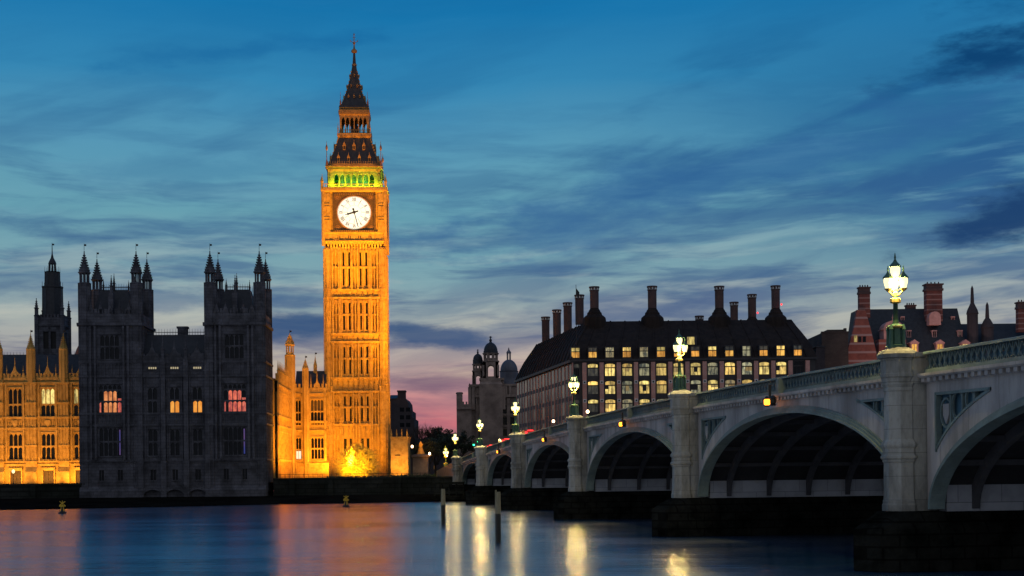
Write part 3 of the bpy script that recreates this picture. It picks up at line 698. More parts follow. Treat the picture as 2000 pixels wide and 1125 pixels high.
# ================================================================ FLOODLIT RIVER FRONT (left)
gs = M['gold']
o61 = at(61, 735, 258)
RW = thing('palace_river_wing', 'floodlit gothic palace front with tall traceried windows on the left', 'palace', (o61.x, o61.y, 0), PY)
body = MB(); rel = MB(); hs = []
bays = [-21, -15, -9, -3, 3, 9]
for cu in bays: hs += [(cu-1.25,cu+1.25,8.3,13.2),(cu-1.25,cu+1.25,16.3,21.6),(cu-1.0,cu+1.0,3.6,6.2)]
body.wall(-24, 12, 3.4, 24.0, hs, 0, .5); body.box(-24, 12, .6, 12, 3.4, 24.0); body.build('wall', gs, RW)
for z in (7.2, 7.75, 14.0, 16.0, 22.4): course(rel, -24, 12, 0, z, .28, .3)
for cu in bays:
    ribs(rel, [cu-1.6, cu+1.6], 7.9, 22.4, w=.28, pr=.32); ribs(rel, [cu-2.05, cu+2.05, cu-1.85, cu+1.85], 7.9, 22.4, w=.1, pr=.18)
    for dz in (8.0, 10.75, 13.4, 16.3, 18.7, 21.4):
        for s_ in (-1, 1): rel.box(cu+s_*2.0-.32, cu+s_*2.0+.32, -.2, .02, dz, dz+.14)
    ribs(rel, [cu-1.2+.3*k for k in range(9)], 14.3, 15.8, w=.1, pr=.2); rel.prism([(cu-.5,15.6),(cu-.5,14.9),(cu,14.3),(cu+.5,14.9),(cu+.5,15.6)], -.3, 0)
    rel.box(cu-1.25, cu+1.25, -.35, .02, 6.25, 6.75); rel.box(cu-1.25, cu-1.0, -.2, .02, 3.5, 6.3); rel.box(cu+1.0, cu+1.25, -.2, .02, 3.5, 6.3)
    battl(rel, cu-2.1, cu+2.1, -.1, 23.6, .75, .7)
    rel.prism([(cu-.9,24.1),(cu+.9,24.1),(cu+.35,24.9),(cu,26.0),(cu-.35,24.9)], -.1, .25); pinn(rel, cu, .1, 25.4, 27.6, .1); pinn(rel, cu-1.5, .1, 24.2, 26.0, .1); pinn(rel, cu+1.5, .1, 24.2, 26.0, .1)
for cu in [-24, -18, -12, -6, 0, 6, 12]:
    rel.box(cu-.95, cu+.95, -.55, .1, 3.4, 23.2); ribs(rel, [cu-.85, cu-.3, cu+.3, cu+.85], 7.9, 22.4, -.55, .12, .12)
    for z in (7.75, 10.75, 14.0, 16.0, 18.7, 22.4): course(rel, cu-1.05, cu+1.05, -.55, z, .24, .2)
    rel.prismx([(-1.0,3.4),(-1.0,6.0),(-.5,7.0),(-.4,3.4)], cu-1.05, cu+1.05)
rel.build('stone_relief', M['goldplain'], RW)
for j, cu in enumerate(bays):
    gwin(RW, *hs[3*j], 0, 3, [10.75], M['glass'], M['goldplain'])
    a, b_, c, d = hs[3*j+1]
    up = G['officew'] if False else (G['cream'] if cu in (3, 9) else M['glass'])
    gwin(RW, a, b_, c, d, 0, 3, [18.6], None, M['goldplain'], panes=[(a,b_,c,18.6,M['glass']),(a,b_,18.6,d,G['office'] if cu in (3, 9, -15) else M['glass'])])
    dr = MB(); dr.box(cu-1.0, cu-.04, .25, .33, 3.6, 6.2); dr.box(cu+.04, cu+1.0, .25, .33, 3.6, 6.2); dr.build('door', M['brown'], RW)
for cu in [-24, -18, -12, -6, 0, 6]: turret(RW, cu, -.1, 22.6, 28.9, 32.0, .72, gs, .5, 0)
rf = MB(); rf.prismx([(.8,23.8),(11.5,23.8),(7.5,28.3),(4.8,28.3)], -24, 12); o = rf.build('roof', M['slate'], RW)
cr = MB(); k = -23.8
while k < 12: cr.tube((k,4.8,28.2),(k,4.8,28.8),.05,.02,4); k += .6
cr.build('ridge_cresting', M['slate'], o)
vt = MB(); vt.lathe(7.9, 6.5, [(1.5,27.5),(1.55,28.4),(1.2,29.4),(.45,30.8),(.3,31.2),(.42,31.5),(.2,31.9),(.05,33.8)], 8); vt.cbox(7.9, 6.5, 33.0, .5, .06, .08); vt.build('ventilator_turret', M['rustlit'], RW)
rwm = Matrix.Translation((o61.x, o61.y, 0)) @ RZ(PY)
for cu in (-21, -15, -9, -3, 3, 8.2):
    light('terrace_floodlight', 'AREA', rwm @ Vector((cu, -2.6, 3.75)), 640, (1,.42,.05), rwm @ Vector((cu, .3, 9.0)), shape='RECTANGLE', size=2.4, size_y=.35, spread=R(150))
light('terrace_floodlight', 'AREA', rwm @ Vector((-6, -9, 3.9)), 2700, (1,.42,.07), rwm @ Vector((-6, 0, 19)), shape='RECTANGLE', size=30, size_y=.4, spread=R(100))
# lamp on the terrace
tl = at(26, 917, 254); r = thing('terrace_lamp', 'single round glowing lamp on a post before the floodlit palace door', 'lamp', (tl.x, tl.y, 3.6))
b = MB(); b.lathe(0,0,[(.16,0),(.12,.3),(.05,.4),(.045,2.0),(.1,2.1)],8); b.build('post', M['black'], r)
b = MB(); b.lathe(0,0,[(.06,2.1),(.26,2.3),(.30,2.5),(.24,2.7),(.06,2.85)],10); b.build('globe', G['lamp'], r)
# ================================================================ NORTH COURT WING (between pavilion and clock tower)
NW = thing('palace_court_wing', 'amber lit gothic wing stepping back from dark block to clock tower', 'palace', (-77.05, 246.5, 0), PY)
# wall A along u=33.9 facing right; local frame: x = depth w, outward = +u
TA = Matrix.Translation((33.9, 0, 0)) @ RZ(math.pi/2)          # x' -> depth, y' -> -u, so outward -y' = +u
bo = MB(); bo.T = TA; AH = [(11.45+2.2*k, 12.75+2.2*k, c, d) for k in range(14) for c, d in ((8.3,13.0),(16.2,20.6))]; bo.wall(10.5, 41.7, 3.4, 23.2, AH, 0, .45); bo.T = None
bo.box(22, 33.3, 11.1, 41, 3.4, 23.1)
BW = [(34.15,35.25,8.2,12.7),(34.15,35.25,15.3,20.6),(37.3,40.0,8.2,12.7),(37.3,40.0,15.3,20.7)]
bo.wall(33.9, 40.6, 3.4, 23.2, BW, 41.7, .5); bo.box(33.9, 40.3, 42.3, 54, 3.4, 23.2)
bo.build('wall', gs, NW)
re = MB(); re.T = TA
for z in (7.6, 14.0, 15.9, 21.7): course(re, 10.5, 41.6, 0, z, .3, .3)
q = 11.0
while q < 41.5:
    re.box(q-.2, q+.2, -.26, .02, 3.4, 23.4); pinn(re, q, -.1, 23.2, 26.4, .22)
    for z in (10.8, 18.7): re.box(q+.2, q+.42, -.1, .02, z, z+.16)
    q += 2.2
battl(re, 10.5, 41.6, 0, 23.2, .8, .8)
re.T = None
for z in (7.6, 14.0, 15.9, 21.7): course(re, 33.9, 40.8, 41.7, z, .3, .3)
ribs(re, [35.5, 37.0, 40.3], 7.9, 23, 41.7, .3, .3); ribs(re, [35.8, 36.9, 37.15, 40.15, 40.5], 7.9, 23, 41.7, .12, .2); ribs(re, [37.4+.33*k for k in range(8)], 14.2, 15.8, 41.7, .12, .16)
battl(re, 34, 40.9, 41.7, 23.2, .8, .8); re.prism([(38.0,23.3),(39.4,23.3),(38.95,24.3),(38.7,25.4),(38.45,24.3)], 41.6, 42); pinn(re, 38.7, 41.8, 24.8, 27.2, .12)
for q in (37.4, 40.0): pinn(re, q, 41.8, 23.2, 26.0, .14)
re.box(33.9, 41, 41.2, 41.75, 3.4, 7.4)
re.build('stone_relief', M['goldplain'], NW)
for h_ in AH: gwin(NW, *h_, 0, 2, [(h_[2]+h_[3])/2], M['glass'], M['goldplain'], T=TA)
a, b_, c, d = BW[0]; gwin(NW, a, b_, c, d, 41.7, 2, [10.2], None, M['goldplain'], panes=[(a,b_,c,9.9,G['cream']),(a,b_,9.9,d,M['glass'])])
gwin(NW, *BW[1], 41.7, 2, [18], M['glass'], M['goldplain'])
gwin(NW, *BW[2], 41.7, 4, [10.4], M['glass'], M['goldplain']); a, b_, c, d = BW[3]
gwin(NW, a, b_, c, d, 41.7, 4, [18.2], None, M['goldplain'], panes=[(a,b_,c,18.4,M['glass']),(a,b_,18.4,d,M['brown'])])
turret(NW, 33.9, 34.0, 3.4, 31.4, 34.0, .95, gs, .5, 1.5, wide=29.4); turret(NW, 36.3, 41.6, 3.4, 27.2, 29.4, .62, gs, .5, 0); turret(NW, 38.0, 46, 23, 28.2, 30.5, .35, gs, .5, 0)
rf = MB(); rf.prismx([(42.6,23.4),(54,23.4),(50,27.0),(46.2,27.0)], 34.0, 40.4); rf.build('roof', M['slate'], NW)
PM = Matrix.Translation((-77.05, 246.5, 0)) @ RZ(PY)
for q in (12.5, 17, 22, 29, 36): light('court_floodlight', 'AREA', PM @ Vector((41.5, q, 4.2)), 2300, (1,.35,.015), PM @ Vector((33.9, q+1, 17)), shape='RECTANGLE', size=3, size_y=.4, spread=R(140))
light('court_floodlight', 'AREA', PM @ Vector((39.0, 35.5, 4.2)), 1100, (1,.37,.02), PM @ Vector((38.0, 42, 14)), shape='RECTANGLE', size=4, size_y=.4, spread=R(140))
light('court_floodlight', 'AREA', PM @ Vector((40.5, 3.5, 4.4)), 1500, (1,.37,.02), PM @ Vector((34.0, 17, 15)), shape='RECTANGLE', size=2, size_y=.4, spread=R(70))
# ================================================================ CLOCK TOWER
CT = thing('clock_tower', 'tall floodlit gothic clock tower with a white dial and pointed spire', 'tower', (-33.4, 301, 0), PY)
def z_(y): return 5+(925.2-y)/9.12
sh = MB(); rl = MB(); slits = []
ST = [(3.4,15.5),(15.5,22.4),(25.6,33.0),(35.0,42.4),(44.4,53.2)]
BD = [(22.4,25.6),(33.0,35.0),(42.4,44.4)]
sx = [-2.42,-1.2,1.2,2.42]
for T in FACES():
    sh.T = rl.T = T
    hs = []; nh = []
    for a, b_ in ST[1:]:
        m_ = (a+b_)/2+.3
        hs += [(x-.21,x+.21,c,d) for x in sx for c, d in ((a+.7,m_-.25),(m_+.25,b_-.9))]; nh += [(x-.17,x+.17,c,d) for x in (-4.42,-3.75,-.32,.32,3.75,4.42) for c, d in ((a+.8,m_-.3),(m_+.3,b_-1.5))]
    hs += [(x-.3,x+.3,9.0,12.5) for x in sx]
    sh.wall(-6.0, 6.0, 3.4, 53.4, hs+nh, -6.0, .45)
    for a, b_, c, d in nh: sh.add([(a,-5.7,c),(b_,-5.7,c),(b_,-5.7,d),(a,-5.7,d)], [(0,1,2,3)])
    slits.append((T, hs))
    for a, b_ in ST:
        for x in (-4.75,-3.4,-3.05,-.62,.62,3.05,3.4,4.75): rl.box(x-.13, x+.13, -6.5, -5.98, a, b_)
        for x in (-4.1,-2.78,-1.8,-.9,0,.9,1.8,2.78,4.1): rl.box(x-.07, x+.07, -6.3, -5.98, a, b_)
        m_ = (a+b_)/2+.3
        for c in (a+.2, m_, b_-.5): rl.box(-5.0, 5.0, -6.2, -5.98, c-.08, c+.08)
        for x in (-4.1,-3.2,-1.8,0,1.8,3.2,4.1): rl.archhead(x-.45, x+.45, b_-1.3, b_-.4, -6.2, -5.98, True, 4, .6)
    for a, b_ in BD:
        for z in (a, b_-.3): course(rl, -6.1, 6.1, -6.0, z, .3, .5)
        for k in range(-4, 5):
            x = k*1.1; rl.box(x-.62, x-.48, -6.3, -5.98, a+.3, b_-.3); rl.box(x+.48, x+.62, -6.3, -5.98, a+.3, b_-.3); rl.archhead(x-.5, x+.5, b_-1.1, b_-.3, -6.26, -5.98, True, 4, .6)
            rl.box(x-.3, x+.3, -6.12, -5.98, a+.35, a+.75)
    # corner buttress
    rl.lathe(-5.85, -5.85, [(1.0,3.4),(1.0,22.4),(.82,23.2),(.80,53.2)], 8, E8)
    for z in (8.0, 15.5, 22.2, 25.4, 33.0, 34.8, 42.4, 44.2, 52.6): rl.lathe(-5.85, -5.85, [(1.08 if z < 22.3 else .9,z),(1.08 if z < 22.3 else .9,z+.3)], 8, E8)
    for q in (1.0,):
        for k in range(8): rl.tube((-5.85+.95*math.cos(k*math.pi/4),-5.85+.95*math.sin(k*math.pi/4),3.4),(-5.85+.82*math.cos(k*math.pi/4),-5.85+.82*math.sin(k*math.pi/4),53),.1,n=4)
    pinn(rl, -6.5, -6.5, 22.3, 26.4, .3); pinn(rl, -5.2, -6.6, 22.3, 25.4, .25); pinn(rl, -6.6, -5.2, 22.3, 25.4, .25)
    course(rl, -6.4, 6.4, -6.0, 15.3, .35, .4); rl.box(-6.3, 6.3, -6.4, -6.0, 3.4, 7.4)
    # corbel table up to the clock stage
    for x in [k*.62 for k in range(-9, 10)]: rl.prismx([(-6.0,52.6),(-6.6,53.9),(-6.6,54.4),(-6.0,54.4)], x-.18, x+.18)
sh.T = rl.T = None
sh.build('shaft_wall', gs, CT); rl.build('shaft_relief', M['goldplain'], CT)
for a, b_, c, d in slits[0][1]:
    p = MB(); p.add([(a,-5.62,c),(b_,-5.62,c),(b_,-5.62,d),(a,-5.62,d)], [(0,1,2,3)]); p.build('slit_window', M['dark'], CT)
bk = MB()
for T in FACES()[1:]:
    bk.T = T; bk.add([(-5.9,-5.6,3.5),(5.9,-5.6,3.5),(5.9,-5.6,53.3),(-5.9,-5.6,53.3)], [(0,1,2,3)])
bk.build('shaft_lining', M['dark'], CT)
# clock stage
cs = MB()
cs.sq(0,0,[(6.35,54.0),(6.75,54.5),(6.75,54.8),(6.45,54.9),(6.45,57.2),(6.75,57.3),(6.75,57.6),(6.4,57.7),(6.4,66.0),(6.9,66.3),(7.0,66.6),(7.0,67.0),(6.3,67.05)])
for T in FACES():
    cs.T = T
    for s_ in (-1, 1):
        cs.box(s_*5.75-.72, s_*5.75+.72, -6.75, -6.3, 57.7, 66.0); ribs(cs, [s_*5.75-.6, s_*5.75+.6, s_*5.75], 57.9, 65.8, -6.75, .12, .12)
        for z in (60.0, 60.6, 62.9, 63.5): cs.box(s_*5.75-.72, s_*5.75+.72, -6.9, -6.74, z, z+.12)
    for x in [k*1.1 for k in range(-5, 6)]: cs.box(x-.09, x+.09, -6.62, -6.44, 54.9, 57.2)
    for x in [k*.5 for k in range(-13, 14)]: cs.box(x-.12, x+.12, -7.08, -6.98, 66.55, 66.95); cs.box(x-.13, x+.13, -6.85, -6.7, 54.5, 54.8)
    cs.lathe(-6.55, -6.55, [(.42,53.6),(.42,66.6),(.5,66.7),(.5,67.2),(.3,67.3)], 8, E8)
cs.T = None
cs.build('clock_stage', M['goldplain'], CT)
sw_ = MB()
for T in FACES():
    sw_.T = T
    for x in (-3.3,-1.1,1.1,3.3): sw_.box(x-.28, x+.28, -6.47, -6.40, 55.5, 56.5)
sw_.build('stage_opening', M['dark'], CT)
pn = MB()
for sx_, sy_ in ((-1,-1),(1,-1),(1,1),(-1,1)): pinn(pn, sx_*6.7, sy_*6.7, 67.0, 70.4, .28)
pn.build('corner_pinnacle', M['goldplain'], CT)
ROM = ['XII','I','II','III','IIII','V','VI','VII','VIII','IX','X','XI']
ZC = 61.75
for fi, T in enumerate(FACES()):
    fr = MB(); fr.T = T
    fr.box(-4.55, -4.2, -6.85, -6.38, 57.7, 66.0); fr.box(4.2, 4.55, -6.85, -6.38, 57.7, 66.0); fr.box(-4.55, 4.55, -6.85, -6.38, 57.65, 58.0); fr.box(-4.55, 4.55, -6.85, -6.38, 65.55, 66.0); fr.box(-4.25, 4.25, -6.5, -6.38, 57.9, 65.7)
    f = fr.build('dial_frame', mat('dial_surround_%d' % fi, (.10,.065,.03), (.06,.04,.02), .5, 3) if fi == 0 else bpy.data.materials['dial_surround_0'], CT)
    go = MB(); go.T = T
    def disc(mb, r0, r1, y, n=48, z=ZC, x=0.0):
        V = []
        for k in range(n):
            a = 2*math.pi*k/n; V += [(x+r0*math.cos(a),y,z+r0*math.sin(a)),(x+r1*math.cos(a),y,z+r1*math.sin(a))]
        mb.add(V, [(2*k,(2*k+2)%(2*n),(2*k+3)%(2*n),2*k+1) for k in range(n)])
    disc(go, 3.52, 3.78, -6.62)
    for s1 in (-1,1):
        for s2 in (-1,1): disc(go, .1, .42, -6.56, 12, ZC+s2*3.35, s1*3.55); disc(go, .55, .65, -6.56, 12, ZC+s2*3.35, s1*3.55)
    for k in range(18):
        q = -4.0+k*.47; go.box(q-.1, q+.1, -6.9, -6.84, 65.65, 65.9); go.box(q-.1, q+.1, -6.9, -6.84, 57.72, 57.95)
    go.build('gilded_ornament', M['gilt'], f)
    d = MB(); d.T = T; d.add([(3.52*math.cos(2*math.pi*k/48),-6.58,ZC+3.52*math.sin(2*math.pi*k/48)) for k in range(48)], [tuple(range(48))])
    dial = d.build('clock_dial', G['dial'], CT)
    nu = MB(); nu.T = T
    disc(nu, 3.40, 3.45, -6.61); disc(nu, 2.42, 2.46, -6.61); disc(nu, 1.5, 1.53, -6.61)
    def bar(ang, r0, r1, off0=0.0, off1=0.0, w=.05, y=-6.62, mb=None):
        mb = mb or nu; ca, sa = math.sin(ang), math.cos(ang); px, pz = sa, -ca
        V = []
        for r_, of in ((r0,off0),(r1,off1)):
            for s_ in (-1,1): V.append((r_*ca+(of+s_*w)*px, y, ZC+r_*sa+(of+s_*w)*pz))
        mb.add(V, [(0,1,3,2)])
    for h_, txt in enumerate(ROM):
        ang = h_*math.pi/6; ws = {'I':.2,'V':.42,'X':.42}; tot = sum(ws[c] for c in txt); x = -tot/2
        for c in txt:
            cx = x+ws[c]/2
            if c == 'I': bar(ang, 2.5, 3.2, cx, cx, .06)
            elif c == 'V': bar(ang, 2.5, 3.2, cx, cx-.16, .05); bar(ang, 2.5, 3.2, cx, cx+.16, .05)
            else: bar(ang, 2.5, 3.2, cx-.16, cx+.16, .05); bar(ang, 2.5, 3.2, cx+.16, cx-.16, .05)
            x += ws[c]
        bar(ang, 1.6, 2.35, 0, 0, .035)
    for k in range(60): bar(k*math.pi/30, 3.25, 3.38, 0, 0, .03)
    nu.build('numerals', mat('numeral_paint', (.06,.04,.02), (.05,.035,.02)) if fi == 0 else bpy.data.materials['numeral_paint'], dial)
    hm, hh_ = R(360*27.5/60), R(360*(8+27.5/60)/12)
    hd = MB(); hd.T = T; bar(hh_, -.9, .2, 0, 0, .16, -6.66, hd); bar(hh_, .0, 1.5, 0, 0, .17, -6.66, hd); bar(hh_, 1.4, 2.0, 0, 0, .07, -6.66, hd); bar(hh_, 1.3, 1.5, 0, 0, .28, -6.66, hd); disc(hd, .02, .34, -6.67, 16)
    hd.build('hour_hand', M['black'], dial)
    hd = MB(); hd.T = T; bar(hm, -.9, 3.2, 0, 0, .085, -6.70, hd); bar(hm, -.9, -.4, 0, 0, .2, -6.70, hd); hd.build('minute_hand', M['black'], dial)
# belfry with seven arches a side
bl = MB()
for T in FACES():
    bl.T = T
    for s_ in (-1, 1): bl.box(s_*4.95-.5, s_*4.95+.5, -5.6, -4.6, 67.0, 71.7); bl.box(s_*4.95-.14, s_*4.95+.14, -5.72, -5.58, 67.2, 71.3)
    wd = 8.8/7
    for k in range(7):
        u0 = -4.4+k*wd; bl.archhead(u0+.15, u0+wd-.15, 69.6, 71.2, -5.5, -5.15, True, 6, .95)
    for k in range(8): bl.box(-4.4+k*wd-.16, -4.4+k*wd+.16, -5.56, -5.1, 67.0, 71.2)
    bl.box(-5.5, 5.5, -5.55, -5.0, 71.15, 71.75); bl.box(-4.4, 4.4, -5.5, -5.2, 67.0, 67.8)
    bl.box(-6.9, 6.9, -7.0, -6.75, 67.0, 67.25); bl.box(-6.9, 6.9, -6.95, -6.8, 67.9, 68.05)
    for k in range(27): q = -6.7+k*.515; bl.box(q-.05, q+.05, -6.93, -6.83, 67.2, 67.9)
    bl.lathe(-6.75, -6.75, [(.28,67.0),(.28,68.4),(.4,68.5),(.1,69.6)], 6)
bl.T = None; bl.build('belfry_arcade', M['goldplain'], CT)
bc = MB(); bc.sq(0,0,[(3.0,67.0),(3.0,71.6)]); bc.build('belfry_core', M['stone2'], CT)
TM = Matrix.Translation((-33.4, 301, 0)) @ RZ(PY)
for T in FACES()[:2]+FACES()[3:]:
    for x in (-2.6, 0, 2.6): light('belfry_light', 'POINT', TM @ T @ Vector((x, -4.3, 68.6)), 170, (.02,1,.16), shadow_soft_size=.2)
for T in (FACES()[0], FACES()[1]):
    light('balcony_floodlight', 'AREA', TM @ T @ Vector((0, -6.6, 67.15)), 1000, (.50,.85,.02), TM @ T @ Vector((0, -5.5, 70.2)), shape='RECTANGLE', size=11, size_y=.25, spread=R(150))
# lower roof, lantern, spire
rf = MB(); rf.sq(0,0,[(5.75,71.72),(6.0,72.0),(5.9,72.3),(5.45,72.45),(4.9,73.5),(4.3,74.9),(3.7,76.3),(3.4,77.2)]); rf.build('lower_roof', M['iron'], CT)
tr = MB(); dm = []
tr.sq(0,0,[(6.02,71.95),(6.08,72.1),(6.02,72.25)]); tr.sq(0,0,[(5.5,72.42),(5.55,72.6),(5.4,72.62)])
for T in FACES():
    tr.T = T
    for k in range(23): q = -5.5+k*.5; tr.box(q-.06, q+.06, -5.62, -5.5, 72.45, 72.95)
    def dormer(x, z, w, y, par=None):
        d = MB(); d.T = T; d.box(x-w/2, x+w/2, y, y+1.0, z, z+w*1.2); d.prism([(x-w*.7,z+w*1.2),(x+w*.7,z+w*1.2),(x,z+w*2.4)], y-.05, y+1.2)
        d.box(x-.03, x+.03, y-.02, y+.04, z+w*2.3, z+w*3.0)
        o = d.build('roof_dormer', M['gilt'], CT); p = MB(); p.T = T; p.add([(x-w*.28,y-.015,z+.1),(x+w*.28,y-.015,z+.1),(x+w*.28,y-.015,z+w*1.1),(x-w*.28,y-.015,z+w*1.1)],[(0,1,2,3)]); p.build('louvre', M['dark'], o)
    for x in (-3.3,-1.15,1.15,3.3): dormer(x, 73.0, .5, -5.25)
    for x in (-2.1,0,2.1): dormer(x, 75.0, .55, -4.45)
    for x in (-1.2,0,1.2): dormer(x, 85.3, .3, -2.35)
    for x in (-.65,.65): dormer(x, 87.7, .28, -1.72)
    dormer(0, 90.1, .26, -1.1)
    for prof in ([(5.45,72.45),(4.9,73.5),(4.3,74.9),(3.7,76.3),(3.4,77.2)],[(2.75,83.75),(2.15,85.3),(1.5,87.4),(.95,89.7),(.55,91.8)]):
        for (r0, z_0), (r1, z_1) in zip(prof, prof[1:]):
            for k in range(3): f0 = k/3; rr = r0+(r1-r0)*f0-.02; tr.cbox(-rr, -rr, z_0+(z_1-z_0)*f0-.08, .22, .22, .28)
    tr.T = None
tr.build('roof_trim', M['gilt'], CT)
ln = MB()
ln.sq(0,0,[(3.5,77.1),(3.65,77.4),(3.65,77.9),(3.2,78.0)]); ln.sq(0,0,[(3.1,81.5),(3.25,81.8),(3.25,82.7),(3.05,82.9)])
for T in FACES():
    ln.T = T
    wd = 5.6/6
    for k in range(7): ln.box(-2.8+k*wd-.1, -2.8+k*wd+.1, -3.12, -2.9, 77.9, 81.6)
    for k in range(6): ln.archhead(-2.8+k*wd+.1, -2.8+(k+1)*wd-.1, 80.4, 81.6, -3.1, -2.92, True, 5, .8)
    ln.box(-3.1, -2.75, -3.15, -2.75, 77.9, 81.6); ln.box(-3.0, 3.0, -3.2, -3.1, 78.0, 78.12); ln.box(-3.0,3.0,-3.2,-3.1,78.6,78.7)
    for k in range(13): q = -3.0+k*.5; ln.box(q-.04, q+.04, -3.2, -3.1, 78.0, 78.7); ln.box(q-.14, q+.14, -3.36, -3.2, 81.95, 82.55)
    pinn(ln, -3.45, -3.45, 78.0, 80.0, .16)
ln.T = None; ln.build('lantern_stage', M['gilt'], CT)
lb = MB(); lb.lathe(0,0,[(.9,77.9),(.95,79.6),(.5,80.4),(.2,80.8)],10); lb.build('lantern_bell', M['iron'], CT)
sp_ = MB(); sp_.sq(0,0,[(3.05,82.85),(3.25,83.1),(3.15,83.5),(2.75,83.75),(2.15,85.3),(1.5,87.4),(.95,89.7),(.55,91.8),(.34,93.2),(.2,95.4)]); sp_.build('spire', M['iron'], CT)
fn = MB(); fn.lathe(0,0,[(.2,92.5),(.55,92.6),(.55,92.9),(.2,93.05)],8); fn.lathe(0,0,[(.15,95.2),(.62,95.4),(.66,95.8),(.2,96.2),(.12,97.0),(.3,97.3),(.08,97.7),(.05,99.3)],8)
for k in range(4):
    a = k*math.pi/2; fn.tube((0,0,97.4),(.75*math.cos(a),.75*math.sin(a),97.7),.06); fn.tube((.75*math.cos(a),.75*math.sin(a),97.7),(.85*math.cos(a),.85*math.sin(a),98.1),.1,.02)
fn.box(-.3,.3,-.03,.03,98.5,98.6); fn.lathe(0,0,[(.05,98.9),(.16,99.05),(.02,99.5)],6); fn.build('spire_finial', M['gilt'], CT)
for sx_, sy_ in ((-1,-1),(1,-1),(1,1),(-1,1)):
    p = MB(); p.tube((sx_*5.75,sy_*5.75,71.7),(sx_*5.75,sy_*5.75,75.3),.1,.06); p.lathe(sx_*5.75,sy_*5.75,[(.08,74.6),(.24,74.9),(.24,75.2),(.06,75.6),(.02,76.2)],6); p.lathe(sx_*5.75,sy_*5.75,[(.3,71.7),(.25,72.6),(.1,73.2)],6); p.build('roof_finial', M['rustlit'], CT)
    p = MB(); p.tube((sx_*2.9,sy_*2.9,83.3),(sx_*2.9,sy_*2.9,86.4),.07,.03); p.lathe(sx_*2.9,sy_*2.9,[(.2,83.3),(.16,84.3),(.05,84.8)],6); p.build('roof_finial', M['rustlit'], CT)
for T in (FACES()[0], FACES()[1]):
    light('gallery_floodlight', 'AREA', TM @ T @ Vector((0, -4.0, 77.6)), 20, (1,.42,.06), TM @ T @ Vector((0, -3.0, 82)), shape='RECTANGLE', size=5, size_y=.2, spread=R(140))
    light('gallery_floodlight', 'AREA', TM @ T @ Vector((0, -6.3, 72.2)), 70, (1,.45,.10), TM @ T @ Vector((0, -4.0, 76)), shape='RECTANGLE', size=9, size_y=.2, spread=R(140))
ZM = [(0,0),(54.4,54.4),(57.7,56.53),(61.75,60.70),(66,64.74),(67,65.76),(71.72,70.1),(77.4,77.7),(83,83.8),(99.5,101)]
def zmap(z):
    for (a, fa), (b_, fb) in zip(ZM, ZM[1:]):
        if z <= b_: return fa+(fb-fa)*(z-a)/(b_-a)
    return z+1.5
for o in CT.children_recursive:
    if o.type == 'MESH':
        for v in o.data.vertices:
            if v.co.z > 54.4: v.co.z = zmap(v.co.z)
for o in S.collection.objects:
    if o.type == 'LIGHT' and o.name.split('.')[0] in ('belfry_light', 'balcony_floodlight', 'gallery_floodlight'): o.location.z = zmap(o.location.z)
# floodlights on the lawn and the wing roofs
for x, y, z, tx, tz, e, sz, cc in [(-70,257,33,-34,24,300000,44,.36),(-11,266,6,-32,22,230000,70,.36),(-70,257,33,-33.5,48,680000,30,.36),(-11,266,6,-33,48,620000,42,.36),(-31.5,268,5,-32.2,38,950000,20,.46),(-35,262,5,-33.6,57,480000,18,.40)]:
    light('tower_floodlight', 'SPOT', (x, y, z), e, (1,cc,.008), (tx, 295, tz), spot_size=R(sz), spot_blend=.8, shadow_soft_size=1.4 if x < -50 else .4)
light('tower_floodlight', 'AREA', (-33.5, 287.5, 4.4), 3000, (1,.37,.012), (-33.3, 294.5, 18), shape='RECTANGLE', size=11, size_y=.4, spread=R(120))
light('tower_floodlight', 'SPOT', (-8, 305, 6), 30000, (1,.40,.02), (-27, 301, 40), spot_size=R(80), spot_blend=.7, shadow_soft_size=.5)
# ================================================================ SPIRED TOWER behind the river front
p0 = at(104, 690, 332)
ST_ = thing('spired_tower', 'dark stone tower with an octagonal lantern and spire behind the floodlit front', 'tower', (p0.x, p0.y, 0), PY)
b = MB(); q_ = 3.0
hs = [(-1.5,-.25,35.5,39.6),(.25,1.5,35.5,39.6),(-1.5,-.25,29,34.3),(.25,1.5,29,34.3)]
for T in FACES():
    b.T = T; b.wall(-q_, q_, 3.5, 43, hs, -q_, .4); course(b, -q_-.2, q_+.2, -q_, 41.0, .35, .3); battl(b, -q_, q_, -q_, 43, .7, .8)
    b.lathe(-q_, -q_, [(.55,3.5),(.55,43.2),(.7,43.4),(.5,43.6)], 8); pinn(b, -q_, -q_, 43.4, 47.6, .5)
    b.box(-3.9, -q_, -.1, .1, 40.3, 40.6)
b.T = None; b.build('wall', M['grey'], ST_)
c = MB()
for T in FACES():
    c.T = T
    for h_ in hs: c.add([(h_[0],-q_+.38,h_[2]),(h_[1],-q_+.38,h_[2]),(h_[1],-q_+.38,h_[3]),(h_[0],-q_+.38,h_[3])], [(0,1,2,3)])
c.build('louvres', M['dark'], ST_)
c = MB(); c.lathe(0,0,[(2.35,43),(2.35,50.2),(2.5,50.4),(2.5,50.7),(1.75,50.8),(1.7,54.0),(1.9,54.2)],8,E8)
for k in range(8):
    a = E8+k*math.pi/4; c.tube((2.35*math.cos(a),2.35*math.sin(a),43),(2.35*math.cos(a),2.35*math.sin(a),51.8),.16,.05,4); c.tube((1.75*math.cos(a),1.75*math.sin(a),50.6),(1.75*math.cos(a),1.75*math.sin(a),55.4),.12,.03,4)
    c.tube((.85*math.cos(a),.85*math.sin(a),54.1),(.75*math.cos(a),.75*math.sin(a),56.2),.13,n=4)
c.lathe(0,0,[(1.0,56.1),(.85,56.6),(.35,57.6),(.14,58.6),(.05,61.2)],8); c.box(0,.5,-.03,.03,60.6,61.0); c.build('lantern_spire', M['slate'], ST_)
